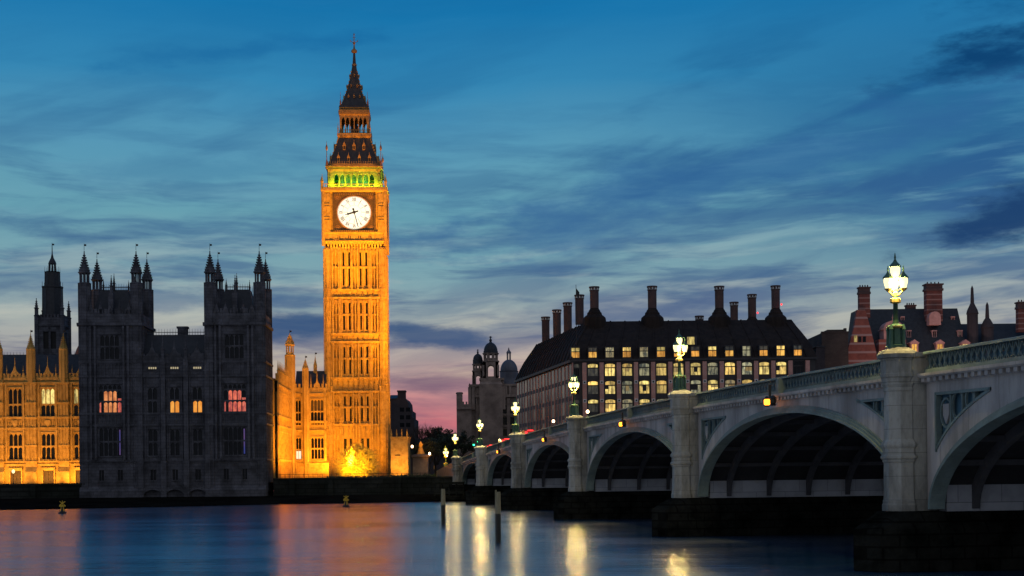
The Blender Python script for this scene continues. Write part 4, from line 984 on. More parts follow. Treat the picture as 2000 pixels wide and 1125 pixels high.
# ================================================================ OFFICE BUILDING with chimneys
DO = 282.0; so_ = F/DO
po = at(1119, 800, DO); XO = po.x; WO = (1594-1119)/so_
OB = thing('office_building', 'large office block with dark bronze roof, tall chimneys and rows of lit windows', 'office building', (XO, DO, 0))
zz = lambda y, x=1350: HC+UV(x, y)[1]/so_
xx = lambda x, y=720: UV(x, y)[0]/so_-XO
EV = zz(704)
cols = [1158+33.5*k for k in range(13)]
rows = [(708,733),(742,768),(778,803),(814,838),(850,872)]
bo = MB(); hs = []
for c in cols:
    for a, b_ in rows: hs.append((xx(c)-1.05, xx(c)+1.05, zz(b_), zz(a)))
for a, b_ in rows: hs.append((xx(1126)-.6, xx(1126)+.6, zz(b_), zz(a)))
bo.wall(0, WO, 3.5, EV, hs, 0, .5); bo.build('front_wall', M['bronzedark'], OB)
# side wall along the street
A2 = at(1010, 800, 344); sv = Vector((A2.x-XO, 344-DO)); SL = sv.length; sa = math.atan2(sv.y, sv.x)
TS = RZ(sa-math.pi)                       # local x runs from the far end... mirrored so the outside faces the street
TS = Matrix.Translation((sv.x, sv.y, 0)) @ RZ(sa+math.pi)
sw2 = MB(); sw2.T = TS; sw2.wall(0, SL, 3.5, EV-.2, [], 0); sw2.build('side_wall', M['bronzedark'], OB)
co2 = MB(); co2.T = TS; co2.box(-.5, SL+.4, -.7, .6, EV-.2, EV+.35); co2.T = None; co2.box(-.4, WO+.4, -.5, .6, EV, EV+.4); co2.build('eaves', M['iron'], OB)
pr = MB(); pb = MB()
for k in range(14):
    x = xx(1141.3+33.5*k); pr.box(x-.42, x+.42, -.45, .1, 3.5, EV-.25)
    for y in (745, 781, 817, 853):
        pb.box(x-.3, x+.3, -.5, -.44, zz(y)-.3, zz(y)+.3)
n_ = 18
for k in range(n_+1):
    q = k*SL/n_
    b = MB(); b.T = TS; b.box(q-.3, q+.3, -.12, .1, 3.5, EV-.2); b.build('side_pier', M['pinkstone'], OB)
for k in range(14):
    x = xx(1141.3+33.5*k); b = MB(); b.box(x-.42, x+.42, -.45, .1, 3.5, EV-.25); o = b.build('stone_pier', M['pinkstone'], OB)
    for y in (745, 781, 817):
        c = MB(); c.box(x-.33, x+.33, -.5, -.44, zz(y)-.33, zz(y)+.33); c.build('metal_bracket', M['white'], o)
        c = MB(); c.box(x-.17, x+.17, -.56, -.49, zz(y)-.17, zz(y)+.17); c.build('bracket_bolt', M['black'], o)
fl = MB(); fl.T = TS
for a, b_ in rows[:4]: fl.box(0, SL, -.08, .05, zz(b_)-1.2, zz(b_)-.35)
fl.build('floor_band', M['iron'], OB)
for k in range(n_):
    q0, q1 = k*SL/n_+.75, (k+1)*SL/n_-.75
    b = MB(); b.T = TS
    for a, b_ in rows[:4]: b.add([(q0,-.06,zz(b_)-.3),(q1,-.06,zz(b_)-.3),(q1,-.06,zz(a)),(q0,-.06,zz(a))], [(0,1,2,3)])
    b.build('side_window', M['glass'] if k % 3 else G['dimoff'], OB)
rnd = random.Random(5)
def owin(x0, x1, z0, z1, y, kind, par=None):
    f = MB(); w = x1-x0; h = z1-z0
    f.box(x0, x0+.07, y-.06, y+.08, z0, z1); f.box(x1-.07, x1, y-.06, y+.08, z0, z1); f.box(x0, x1, y-.06, y+.08, z0, z0+.08); f.box(x0, x1, y-.1, y+.1, z0+h*.62, z0+h*.70)
    f.box(x0+w*.32, x0+w*.35, y-.04, y+.06, z0, z0+h*.62); f.box(x0+w*.66, x0+w*.69, y-.04, y+.06, z0, z0+h*.62)
    f.archhead(x0, x1, z1-.38, z1+.02, y-.05, y+.08, False, 8, .32)
    o = f.build('window', M['bronzedark'], OB)
    up, lw = kind
    if rnd.random() < .55 and lw is not M['glass']:
        q0 = x0 if rnd.random() < .5 else x0+w*.34; q1 = q0+w*rnd.choice((.34,.66)); zb_ = z0+h*rnd.uniform(.15,.5); b = MB(); b.add([(q0,y+.05,zb_),(min(q1,x1),y+.05,zb_),(min(q1,x1),y+.05,z0+h*.62),(q0,y+.05,z0+h*.62)], [(0,1,2,3)]); b.build('window_blind', G['blind'] if rnd.random() < .6 else M['bronzedark'], o)
    p = MB(); p.add([(x0,y+.06,z0),(x1,y+.06,z0),(x1,y+.06,z0+h*.64),(x0,y+.06,z0+h*.64)], [(0,1,2,3)]); p.build('pane', lw, o)
    p = MB(); p.add([(x0,y+.06,z0+h*.64),(x1,y+.06,z0+h*.64),(x1,y+.06,z1),(x0,y+.06,z1)], [(0,1,2,3)]); p.build('fanlight', up, o)
K = dict(o=(G['office'],G['office']), w=(G['dimoff'],G['officew']), b=(G['officeb'],G['officeb']), d=(G['dimoff'],M['glass']), y=(G['office'],G['officew']), k=(M['glass'],M['glass']), e=(G['office'],G['dimoff']))
lay = ['eoobooobobook','eobooobobooky'[::1],'eobobooboobok','ebdobobdobobd','eddbdobdddbdd']
for c, col_ in enumerate(cols):
    for r_, (a, b_) in enumerate(rows):
        owin(xx(col_)-1.05, xx(col_)+1.05, zz(b_), zz(a), .3, K[lay[r_][c]])
for a, b_ in rows: owin(xx(1126)-.6, xx(1126)+.6, zz(b_), zz(a), .3, K['d'])
# roof: mansard front, hip at the right, long slope along the street
RG = zz(626); RD = 11.0
s2 = F/(DO+RD)
xr = lambda x, d=RD: UV(x, 640)[0]*(DO+d)/F-XO
dirn = Vector((sv.x/SL, sv.y/SL)); nin = Vector((-dirn.y*-1, dirn.x*-1))       # inward normal of the street side
nin = Vector((dirn.y, -dirn.x))
RGz = HC+UV(1350, 626)[1]*(DO+RD)/F
XL = xr(1150); XRr = xr(1546)
SC = Vector((dirn.x*SL, dirn.y*SL))
e1 = SC+nin*4.6-dirn*3
rf = MB()
A0 = (-.3,-.3,EV+.3); B0 = (WO+.3,-.3,EV+.3); C0 = (WO+.3,24,EV+.3)
P1 = (XL,RD,RGz); P2 = (XRr,RD,RGz)
D0 = (SC.x-.3,SC.y,EV+.3); P3 = (e1.x,e1.y,RGz-.2)
# mid-height break gives the curved foot of the roof
def lerp(a, b_, f, dz=0): return (a[0]+(b_[0]-a[0])*f, a[1]+(b_[1]-a[1])*f, a[2]+(b_[2]-a[2])*f+dz)
def slope(q0, q1, r0, r1, nseg=5, bulge=1.3):
    V = []
    for i in range(nseg+1):
        f = i/nseg; dz = bulge*math.sin(math.pi*f)*(1-f)
        V += [lerp(q0, r0, f, dz), lerp(q1, r1, f, dz)]
    rf.add(V, [(2*i,2*i+1,2*i+3,2*i+2) for i in range(nseg)])
slope(A0, B0, P1, P2); slope(B0, C0, P2, (XRr,20,RGz)); slope(D0, A0, P3, P1)
rf.add([P1,P2,(XRr,24,RGz-.1),(XL+3,24,RGz-.1),P3,(e1.x+12,e1.y,RGz-1)], [(0,1,2,3),(0,3,5,4)])
rf.add([D0,P3,(e1.x+12,e1.y,RGz-1),(SC.x+25,SC.y,EV)], [(0,1,2,3)])

rb = rf
for k in range(14):
    x = xx(1141.3+33.5*k); tx = XL+(XRr-XL)*(k+.5)/14
    for i in range(5):
        f0, f1 = i/5, (i+1)/5
        g0, g1 = lerp((x,-.3,EV+.3),(tx,RD,RGz),f0,1.3*math.sin(math.pi*f0)*(1-f0)), lerp((x,-.3,EV+.3),(tx,RD,RGz),f1,1.3*math.sin(math.pi*f1)*(1-f1)); rb.tube(g0, g1, .2, n=4)
for k in range(n_+1):
    f_ = k/n_; q = lerp(A0, D0, f_); r_ = lerp(P1, P3, f_)
    for i in range(5):
        f0, f1 = i/5, (i+1)/5; rb.tube(lerp(q,r_,f0,1.3*math.sin(math.pi*f0)*(1-f0)), lerp(q,r_,f1,1.3*math.sin(math.pi*f1)*(1-f1)), .22, n=4)
rf.build('roof', M['bronze'], OB)
# dormers in the foot of the roof
dl = 'ywbybyywywbwyw'
for k in range(14):
    x = xx(1124+33.4*k, 690); z0, z1 = zz(698), zz(677)
    b = MB(); b.box(x-.95, x-.8, -.15, 3.0, z0, z1); b.box(x+.8, x+.95, -.15, 3.0, z0, z1); b.box(x-.95, x+.95, -.15, 3.0, z1-.02, z1+.18); b.box(x-.95, x+.95, -.15, 3.0, z0-.2, z0); b.box(x-.8, x+.8, .1, .18, z0+(z1-z0)*.6, z0+(z1-z0)*.68); b.box(x-.04, x+.04, .1, .16, z0, z1)
    o = b.build('dormer', M['iron'], OB); h_ = z1-z0
    p = MB(); p.add([(x-.8,.2,z0),(x+.8,.2,z0),(x+.8,.2,z0+h_*.62),(x-.8,.2,z0+h_*.62)], [(0,1,2,3)]); p.build('pane', K[dl[k]][1], o)
    p = MB(); p.add([(x-.8,.2,z0+h_*.64),(x+.8,.2,z0+h_*.64),(x+.8,.2,z1),(x-.8,.2,z1)], [(0,1,2,3)]); p.build('fanlight', K[dl[k]][0], o)
b = MB(); xw = xx(1354); b.box(xw-1.1, xw+1.1, 2.2, 6, zz(672), zz(654)); o = b.build('skylight_dormer', M['iron'], OB)
b = MB(); b.add([(xw-.9,2.15,zz(671)),(xw+.6,2.15,zz(671)),(xw+.6,2.15,zz(656)),(xw-.9,2.15,zz(656))], [(0,1,2,3)]); b.build('pane', G['office'], o)
def chimney(x, ytop, ybase, w, d, base=True, red=None):
    s_ = F/(DO+d); X_ = UV(x, ybase)[0]/s_-XO; zt = HC+UV(x, ytop)[1]/s_; zb = HC+UV(x, ybase)[1]/s_; r_ = w/2/s_
    b = MB(); b.lathe(X_, d, [(r_,zb-1),(r_*1.02,zt-.9)], 12); b.lathe(X_, d, [(r_*1.1,zt-.95),(r_*1.15,zt-.8),(r_*.9,zt-.78),(r_*.9,zt-.3),(r_*1.22,zt-.28),(r_*1.22,zt)], 12)
    o = b.build('chimney', M['chim'], OB)
    g_ = MB(); g_.lathe(X_, d, [(r_*.97,zt-.78),(r_*.97,zt-.73)], 16)
    for k in range(8):
        a = k*math.pi/4-math.pi/2; g_.cbox(X_+r_*.95*math.cos(a), d+r_*.95*math.sin(a), zt-.76, r_*.3, r_*.3, .44)
    g_.build('vent_grille', M['zinc'], o)
    if base:
        c = MB(); zr = HC+UV(x, ybase+22)[1]/s_
        c.lathe(X_, d, [(r_*2.7,zr-2),(r_*2.65,zr),(r_*2.55,zr+.55),(r_*2.05,zr+1.0),(r_*1.75,zr+1.15),(r_*1.65,zr+1.65),(r_*1.4,zr+1.8),(r_*1.3,zr+2.1),(r_*1.05,zr+2.4),(r_,zr+2.6)], 12); c.build('chimney_base', M['bronze'], o)
    if red:
        c = MB(); c.lathe(X_+r_*1.0, d-r_*1.9, [(.05,zb+.6),(.16,zb+.7),(.16,zb+.95),(.05,zb+1.05)], 8); c.build('warning_light', G['redl'], o)
for a in [(1161,560,604,17,11),(1274,559,604,17,11),(1405,559,604,17,11),(1515,558,604,16.5,11,True,1),(1434,590,630,15,34,False),(1469,575,620,16,34,True,1),(1366,617,632,15,20,False),
          (1132,576,625,16.5,22,False),(1109,591,640,16,33,False),(1088,605,652,15.5,44,False),(1066,619,664,15,54,False)]: chimney(*a)
fp_ = at(1124, 700, DO-.5); b = MB(); xq = xx(1124); b.tube((xq+.3,.5,EV+.3),(xq+.3,.5,zz(553)),.09,.05); b.add([(xq+.35,.5,zz(560)),(xq+1.0,.5,zz(568)),(xq+.9,.5,zz(580)),(xq+.35,.5,zz(574))],[(0,1,2,3)]); b.build('flagpole', M['black'], OB)
# ================================================================ BANDED BRICK BUILDING on the right
DB = 305.0; sb = F/DB; pB = at(1657, 700, DB); XB = pB.x
BB = thing('banded_brick_building', 'red brick building with white stone bands, dark roof and tall striped chimneys', 'building', (XB, DB, 0))
bx = lambda x, y=650, d=0: UV(x, y)[0]*(DB+d)/F-XB
bz = lambda y, x=1800, d=0: HC+UV(x, y)[1]*(DB+d)/F
b = MB(); b.box(0, bx(2060), 1, 24, 3.5, bz(690)); b.prism([(0,3.5),(bx(1712,690),3.5),(bx(1712,690),bz(690,1700)),(bx(1700,640),bz(640,1700)),(bx(1690,605),bz(605,1690)),(bx(1674,605),bz(605,1674)),(bx(1668,640),bz(640,1668)),(bx(1657,680),bz(680,1660))], 0, 1.2); b.build('gable_wall', M['brickb'], BB)
b = MB(); b.prismx([(.9,bz(692)),(22,bz(692)),(15,bz(603,1800,8)),(8,bz(603,1800,8))], bx(1695), bx(1893)); b.prismx([(.9,bz(692)),(22,bz(692)),(15,bz(632,1960,8)),(8,bz(632,1960,8))], bx(1893), bx(2060)); b.build('roof', M['slate'], BB)
def bchim(x, yt, yb, w, d, capn=True):
    X_ = bx(x, yt, d); zt, zb = bz(yt, x, d), bz(yb, x, d); r_ = w/2*(DB+d)/F
    c = MB(); c.box(X_-r_, X_+r_, d-r_*.6, d+r_*.6, zb-1, zt-1.6); o = c.build('chimney', M['brickf'], BB)
    c = MB(); c.box(X_-r_*1.12, X_+r_*1.12, d-r_*.72, d+r_*.72, zt-1.6, zt-1.1); c.box(X_-r_*1.02, X_+r_*1.02, d-r_*.62, d+r_*.62, zt-1.1, zt-.3); c.box(X_-r_*1.15, X_+r_*1.15, d-r_*.75, d+r_*.75, zt-.3, zt)
    for k in range(4): c.lathe(X_-r_*.7+k*r_*.47, d, [(.16,zt),(.13,zt+.5)], 6)
    c.build('chimney_cap', M['chim'], o)
bchim(1687, 561, 612, 21, 1.5); bchim(1822, 555, 620, 31, 6); bchim(1998, 590, 640, 24, 4); bchim(1778, 596, 606, 18, 9)
b = MB(); X_ = bx(1829, 620, 2); b.prism([(X_-1.3,bz(632)),(X_+1.3,bz(632)),(X_+1.3,bz(616)),*[(X_+1.3*math.cos(k*math.pi/8),bz(616)+1.2*math.sin(k*math.pi/8)) for k in range(1,8)],(X_-1.3,bz(616))], 3.0, 5.0); b.build('chimney_gable', M['pinkp'], BB)
# curved gable
b = MB(); x0, x1 = bx(1716), bx(1769); b.box(x0, x1, -.2, 4, 3.5, bz(662)); b.build('gable_wall', M['brickb'], BB)
b = MB(); x0, x1 = bx(1726), bx(1764); b.box(x0, x1, -.1, 3.6, bz(662), bz(643)); m_ = (x0+x1)/2; rr = (x1-x0)/2
b.prism([(m_+rr*math.cos(k*math.pi/12),bz(641)+rr*.82*math.sin(k*math.pi/12)) for k in range(13)], -.2, 3.6); b.box(x0-.3, x1+.3, -.35, 3.7, bz(643), bz(641)); b.lathe(m_, 0, [(.3,bz(629)),(.25,bz(622)),(.35,bz(620)),(.05,bz(612))], 6)
o = b.build('curved_gable', M['pinkp'], BB); c = MB(); c.lathe(m_, -.21, [(.01,bz(637)),(.02,bz(637)+.01)], 6); c.box(m_-.45, m_+.45, -.26, -.1, bz(660), bz(648)); c.build('pane', M['glass'], o)
b = MB(); b.box(bx(1668,670), bx(1674,670), -.06, .1, bz(668,1670), bz(655,1670)); b.build('window', G['office'], BB)
for x in (1679, 1688): b = MB(); b.box(bx(x-3), bx(x+3), -.06, .1, bz(667), bz(656)); b.build('window', M['glass'], BB)
def bdorm(x, y0, y1, w, d, ped, lit):
    X_ = bx(x, y0, d); za, zb_ = bz(y1, x, d), bz(y0, x, d); r_ = w/2*(DB+d)/F; t_ = r_*.3
    c = MB(); c.box(X_-r_, X_-r_+t_, d, d+3, za, zb_); c.box(X_+r_-t_, X_+r_, d, d+3, za, zb_); c.box(X_-r_*1.15, X_+r_*1.15, d-.1, d+3, zb_-.02, zb_+.25); c.box(X_-r_, X_+r_, d-.05, d+3, za-.15, za+.02); c.box(X_-.04, X_+.04, d+.05, d+.2, za, zb_)
    if ped: c.prism([(X_-r_*1.3,zb_+.25),(X_+r_*1.3,zb_+.25),(X_,zb_+.25+r_*.9)], d-.2, d+3)
    o = c.build('dormer', M['pinkp'], BB); p = MB(); p.add([(X_-r_+t_,d+.25,za),(X_+r_-t_,d+.25,za),(X_+r_-t_,d+.25,zb_),(X_-r_+t_,d+.25,zb_)], [(0,1,2,3)]); p.build('pane', lit, o)
for x in (1763, 1812, 1861): bdorm(x, 620, 628, 7, 6.2, False, M['glass'])
for x, l in ((1775,M['glass']),(1825,M['glass']),(1875,G['dimoff'])): bdorm(x, 647, 658, 9, 3.6, False, l)
for x, l in ((1786,G['officew']),(1836,G['officew']),(1886,G['office'])): bdorm(x, 672, 690, 15, .8, True, l)
for x, yt, ys, yb, w in ((1899, 555, 590, 612, 22), (1928, 588, 620, 640, 24)):
    X_ = bx(x, 600, 3); r_ = w/2*DB/F; b = MB(); b.lathe(X_, 3, [(r_,bz(700)),(r_,bz(yb)),(r_*1.12,bz(yb)+.1),(r_*.95,bz(yb-8)),(r_*.55,bz(yb-17)),(r_*.34,bz(ys)),(r_*.34,bz(ys)+.3),(r_*.24,bz(yt+6)),(.03,bz(yt))], 10); b.build('corner_turret', M['shade'], BB)
b = MB(); b.prismx([(-.4,bz(690)),(-.4,bz(683)),(3,bz(668)),(3,bz(690))], bx(1900), bx(1945)); b.build('lean_to_roof', M['slate'], BB)
b = MB(); b.box(bx(1898), bx(1948), -.9, -.42, bz(692), bz(683)); b.build('balcony_band', M['pinkp'], BB)
# spots that brighten the brick front
for x in (4, 14, 24): light('brick_front_spot', 'SPOT', (XB+x, DB-22, 9), 7000, (1,.58,.45), (XB+x+3, DB, 28), spot_size=R(70), spot_blend=.8, shadow_soft_size=.6)
# ---------------------------------------------------------------- plain block between the two
pf = at(1605, 680, 300); FB = thing('flat_roofed_block', 'plain dark brown flat roofed block between the office and the striped brick building', 'building', (pf.x, 300, 0))
w_ = 52*300/F; b = MB(); b.box(0, w_, 0, 16, 3.5, HC+UV(1630,650)[1]*300/F); b.build('wall', M['brown'], FB)
b = MB(); z0 = HC+UV(1630,650)[1]*300/F; b.box(-.1, w_+.1, -.15, .3, z0, z0+.3); b.box(w_*.3, w_*.9, 2, 9, z0, z0+.9); b.box(w_-.6, w_-.1, 1, 2, z0, z0+1.1); b.build('roof_edge', M['brown'], FB)
pf = at(1594, 700, 296); FC = thing('stair_block', 'low dark stair block at the right end of the office roof', 'building', (pf.x, 296, 0))
b = MB(); z0 = HC+UV(1600,678)[1]*296/F; b.box(0, 1.9, 0, 8, 3.5, z0); b.build('wall', M['shade'], FC); b = MB(); b.box(-.2,2.0,-.2,8.2,z0,z0+.25); b.tube((.4,1,z0),(.4,1,z0+1.4),.05); b.tube((1.2,1,z0),(1.2,1,z0+1.1),.05); b.build('roof_edge', M['slate'], FC)
# ================================================================ DOMED STONE BUILDING
DD = 430.0; pd = at(955, 800, DD); XD = pd.x
DM = thing('domed_building', 'pale stone government building with small domed belfry towers above the bridge end', 'building', (XD, DD, 0))
dx = lambda x, y=740, d=0: UV(x, y)[0]*(DD+d)/F-XD
dz = lambda y, x=955, d=0: HC+UV(x, y)[1]*(DD+d)/F
b = MB(); hs = []
for x in (940, 955, 970, 985, 1000):
    for y0, y1 in ((792,808),(815,830),(838,852)): hs.append((dx(x)-.7, dx(x)+.7, dz(y1), dz(y0)))
b.wall(dx(921), dx(1020), 3.5, dz(775), hs, 0, .5); b.box(dx(921), dx(1020), .55, 20, 3.5, dz(775)); b.box(dx(944), dx(1020), .2, 14, dz(776), dz(752)); course(b, dx(944), dx(1020), .2, dz(754), .6, .6)
for x in (972,980,988,996): b.lathe(dx(x), -.3, [(.5,dz(775)),(.42,dz(755))], 8)
for x in (921, 932, 947.5, 962.5, 977.5, 992.5): b.box(dx(x)-.5, dx(x)+.5, -.5, .1, 3.5, dz(778))
course(b, dx(921), dx(1020), 0, dz(776), .8, .8); course(b, dx(921), dx(1020), 0, dz(812), .4, .4); course(b, dx(921), dx(1020), 0, dz(834), .4, .4)
b.build('wall', M['stone2'], DM)
for h_ in hs: c = MB(); c.add([(h_[0],.4,h_[2]),(h_[1],.4,h_[2]),(h_[1],.4,h_[3]),(h_[0],.4,h_[3])], [(0,1,2,3)]); c.build('window', M['glass'], DM)
b = MB(); b.box(dx(892,780), dx(921,780), -2, 14, 3.5, dz(790,905)); b.box(dx(892,780), dx(903,780), -2, 2, dz(790,900), dz(770,900)); b.lathe(dx(897.5,780), 0, [(1.0,dz(770,900)),(1.2,dz(768,900)),(.9,dz(766,900))], 8)
battl(b, dx(903), dx(921), -2, dz(790,905), .8, 1.0); course(b, dx(892,780), dx(921), -2, dz(800,905), .5, .5); b.build('corner_block', M['stone2'], DM)
def cupola(x, w, y_dome0, y_top, yb0, yb1, ya0, ya1, ybase, d, name='belfry_tower'):
    """square arcaded stage, drum with round openings, dome and finial"""
    X_ = dx(x, ybase, d); r_ = w/2*(DD+d)/F; c = MB()
    c.sq(X_, d, [(r_*1.5,3.5),(r_*1.5,dz(ybase,x,d)-.6),(r_*1.3,dz(ybase,x,d)+.2),(r_*1.3,dz(ybase,x,d)+.7),(r_,dz(ybase,x,d)+.8)])
    za, zb_ = dz(ya1, x, d), dz(ya0, x, d); zc, ze = dz(yb1, x, d), dz(yb0, x, d)
    for T in FACES():
        c.T = Matrix.Translation((X_, d, 0)) @ T
        c.box(-r_, -r_*.38, -r_, -r_*.62, dz(ybase,x,d), zc); c.box(r_*.38, r_, -r_, -r_*.62, dz(ybase,x,d), zc); c.archhead(-r_*.38, r_*.38, zb_-r_*.38, zc, -r_, -r_*.62, False, 6); c.box(-r_*.38, r_*.38, -r_, -r_*.62, dz(ybase,x,d), za)
        c.tube((-r_*.95,-r_*.95,za),(-r_*.95,-r_*.95,zb_),r_*.14,n=6)
        nst = 8                                       # drum ring of piers so that the round holes show the sky
    c.T = None
    c.lathe(X_, d, [(r_*1.12,zc),(r_*1.2,zc+.2),(r_*1.2,zc+.5),(r_*1.0,zc+.55)], 8, E8)
    for k in range(8):
        a = math.pi/8+k*math.pi/4; c.cbox(X_+r_*.82*math.cos(a), d+r_*.82*math.sin(a), zc+.5, r_*.36, r_*.36, ze-zc-.5)
    c.lathe(X_, d, [(r_*.98,ze-.5),(r_*1.05,ze-.3),(r_*1.1,ze)], 12)
    c.lathe(X_, d, [(r_*.9,zc+.4),(r_*.9,zc+.4+(ze-zc)*.3)], 12)
    o = c.build(name, M['stone2'], DM)
    z0, z1 = dz(y_dome0, x, d), dz(y_top, x, d); h_ = r_*1.15; q = MB()
    q.lathe(X_, d, [(r_*.95,ze),(r_*.95,z0)]+[(r_*.9*math.cos(t_),z0+h_*math.sin(t_)) for t_ in ts(0,1.35,7)]+[(r_*.14,z0+h_*1.1),(r_*.2,z0+h_*1.25),(r_*.1,z0+h_*1.4),(.05,z1)], 14); q.lathe(X_, d, [(.1,z0+h_*1.5),(r_*.22,z0+h_*1.6),(.1,z0+h_*1.7)], 6)
    q.build('dome', M['slate'], o)
b = MB(); b.box(dx(917), dx(951), -.4, 12, dz(778), dz(753)); b.box(dx(937), dx(984), -.2, 13, dz(765), dz(741)); course(b, dx(916), dx(951), -.4, dz(755), .7, .7); course(b, dx(936), dx(985), -.2, dz(743), .7, .7); course(b, dx(936), dx(985), -.2, dz(752), .4, .5)
for x in (917, 924, 944, 951, 966, 975, 984): b.box(dx(x)-.45, dx(x)+.45, -1.2, .2, dz(800), dz(756)); pinn(b, dx(x), -.6, dz(756), dz(748), .35)
for x in (928, 938, 958, 970): b.prism([(dx(x)-1.3,dz(771)),(dx(x)+1.3,dz(771)),(dx(x),dz(766))], -.8, .2); b.box(dx(x)-.9, dx(x)-.7, -.6, 0, dz(790), dz(771)); b.box(dx(x)+.7, dx(x)+.9, -.6, 0, dz(790), dz(771))
b.build('upper_stage', M['stone2'], DM)
c = MB()
for x in (928, 938, 958, 970): c.box(dx(x)-.5, dx(x)+.5, -.43, -.2, dz(789), dz(774))
c.build('stage_windows', M['glass'], DM)
cupola(934, 21, 703, 682, 711, 727, 734, 757, 768, 4); cupola(959, 30, 686, 659, 690, 708, 714, 736, 748, 2)
X_ = dx(994, 720, 14); c = MB(); zz0 = dz(725, 994, 14); r_ = 17*(DD+14)/F
c.lathe(X_, 14, [(r_*1.05,3.5),(r_*1.05,zz0-.3),(r_*1.12,zz0)]+[(r_*math.cos(t_),zz0+r_*1.35*math.sin(t_)) for t_ in ts(0,1.3,9)], 20); o = c.build('dome', M['dome'], DM)
c = MB(); zt_ = zz0+r_*1.3
for k in range(6): a = k*math.pi/3; c.tube((X_+.55*math.cos(a),14+.55*math.sin(a),zt_-.3),(X_+.55*math.cos(a),14+.55*math.sin(a),zt_+2.2),.14)
c.lathe(X_, 14, [(.8,zt_+2.1),(.75,zt_+2.5),(.3,zt_+3.1),(.08,zt_+4.0)], 10); c.build('dome_lantern', M['dome'], o)
# ================================================================ DARK BUILDING right of the tower, and small lit lodge
DK = 400.0; pk = at(764, 850, DK); XK = pk.x
DB_ = thing('dark_stepped_building', 'dark gabled building with chimney silhouetted right of the clock tower', 'building', (XK, DK, 0))
kx = lambda x, y=800: UV(x, y)[0]*DK/F-XK
kz = lambda y, x=785: HC+UV(x, y)[1]*DK/F
b = MB(); b.prism([(kx(745),3.5),(kx(809),3.5),(kx(809),kz(818)),(kx(804),kz(815)),(kx(804),kz(802)),(kx(798),kz(798)),(kx(797),kz(786)),(kx(792),kz(778)),(kx(745),kz(778))], 0, 18); b.build('wall', M['shade'], DB_)
b = MB(); b.box(kx(776,770), kx(791,770), 1, 4, kz(780), kz(763)); b.box(kx(775,770), kx(792,770), .8, 4.2, kz(765), kz(762)); b.build('chimney', M['shade'], DB_)
b = MB(); b.prismx([(-.3,kz(779)),(9,kz(768)),(18,kz(779))], kx(745), kx(775)); b.build('roof', M['slate'], DB_)
b = MB()
for x in (785, 797):
    for y in (800, 815, 830): b = MB(); b.box(kx(x)-.6, kx(x)+.6, -.05, .1, kz(y+4), kz(y-4)); b.build('window', M['glass'], DB_)

pl_ = at(763, 880, 287); LG = thing('lodge', 'small plain lodge lit orange at the foot of the clock tower', 'building', (pl_.x, 287, 0))
lw = 34*287/F; lz = lambda y: HC+UV(780, y)[1]*287/F
b = MB(); b.box(0, lw, 0, 6, 3.5, lz(856)); b.box(-.1, lw+.1, -.12, .1, lz(914)-.1, lz(914)+.15); b.build('wall', M['goldplain'], LG)
b = MB(); b.box(-.15, lw+.15, -.2, 6.1, lz(856), lz(853)); b.build('coping', M['goldplain'], LG)
b = MB()
for k in range(4): pinn(b, .2+k*(lw-.4)/3, .1, lz(854), lz(838), .18)
b.build('pinnacles', M['goldplain'], LG)
b = MB(); b.box(.9, 2.0, -.06, .1, lz(890), lz(888)); b.build('sign_plate', M['dark'], LG)
light('lodge_floodlight', 'AREA', (pl_.x+lw/2, 283.5, 5), 620, (1,.42,.06), (pl_.x+lw/2, 287, 9), shape='RECTANGLE', size=3, size_y=.3, spread=R(150))
# ================================================================ TREES
def tree(name, label, loc, h, w, seed, tm, leafm=None, leaves=0, levels=5, base=.25, fan=3, group=None, dome=False):
    rd = random.Random(seed); r = thing(name, label, 'tree' if h > 6 else 'shrub', loc, 0, group)
    tk = MB(); cr = MB(); tips = []
    def grow(p, d, L, rad, lev):
        q = p+d*L
        (tk if lev <= 1 else cr).tube(p, q, rad, rad*.65, 4 if lev > 1 else 6); 
        if lev >= levels: tips.append(q); return
        for k in range(fan if lev else fan+2):
            a = rd.uniform(0, 6.283); s_ = rd.uniform(.45, .95) if lev else rd.uniform(.3, 1.0)
            nd = (d+Vector((math.cos(a)*s_, math.sin(a)*s_, rd.uniform(-.15,.35)))).normalized()
            grow(p+d*L*rd.uniform(.6,1.0), nd, L*rd.uniform(.66,.86), rad*.62, lev+1)
    L0 = h*base
    grow(Vector((0,0,0)), Vector((0,0,1)), L0, h*.022, 0)
    zs = max(t_.z for t_ in tips); ws = max(max(abs(t_.x),abs(t_.y)) for t_ in tips)
    fz, fw_ = h/zs, w/2/ws
    for mb in (tk, cr): mb.v = [Vector((v.x*fw_, v.y*fw_, v.z*fz)) for v in mb.v]
    tips = [Vector((v.x*fw_, v.y*fw_, v.z*fz)) for v in tips]
    tk.build('trunk', tm, r); cr.build('branches', tm, r)
    if leaves:
        lf = MB()
        for k in range(leaves):
            c = rd.choice(tips)+Vector((rd.gauss(0,.5),rd.gauss(0,.5),rd.gauss(0,.45)))*(w*.07)
            s_ = rd.uniform(.5,1.1)*.028*h
            a = Vector((rd.gauss(0,1),rd.gauss(0,1),rd.gauss(0,1))).normalized(); u = a.orthogonal().normalized(); v = a.cross(u)
            lf.add([c-u*s_, c+v*s_*.6, c+u*s_, c-v*s_*.6], [(0,1,2,3)])
        lf.build('crown', leafm, r)
    return r
p = at(697, 935, 272); BS = thing('bare_shrub', 'rounded leafless shrub glowing yellow in floodlight before the clock tower', 'shrub', (p.x, 272, 3.6)); rd = random.Random(11)
tk = MB(); cr = MB()
for k in range(9):
    a = k*.7; tk.tube((.15*math.cos(a),.15*math.sin(a),0),(1.1*math.cos(a),1.1*math.sin(a),2.2),.10,.06)
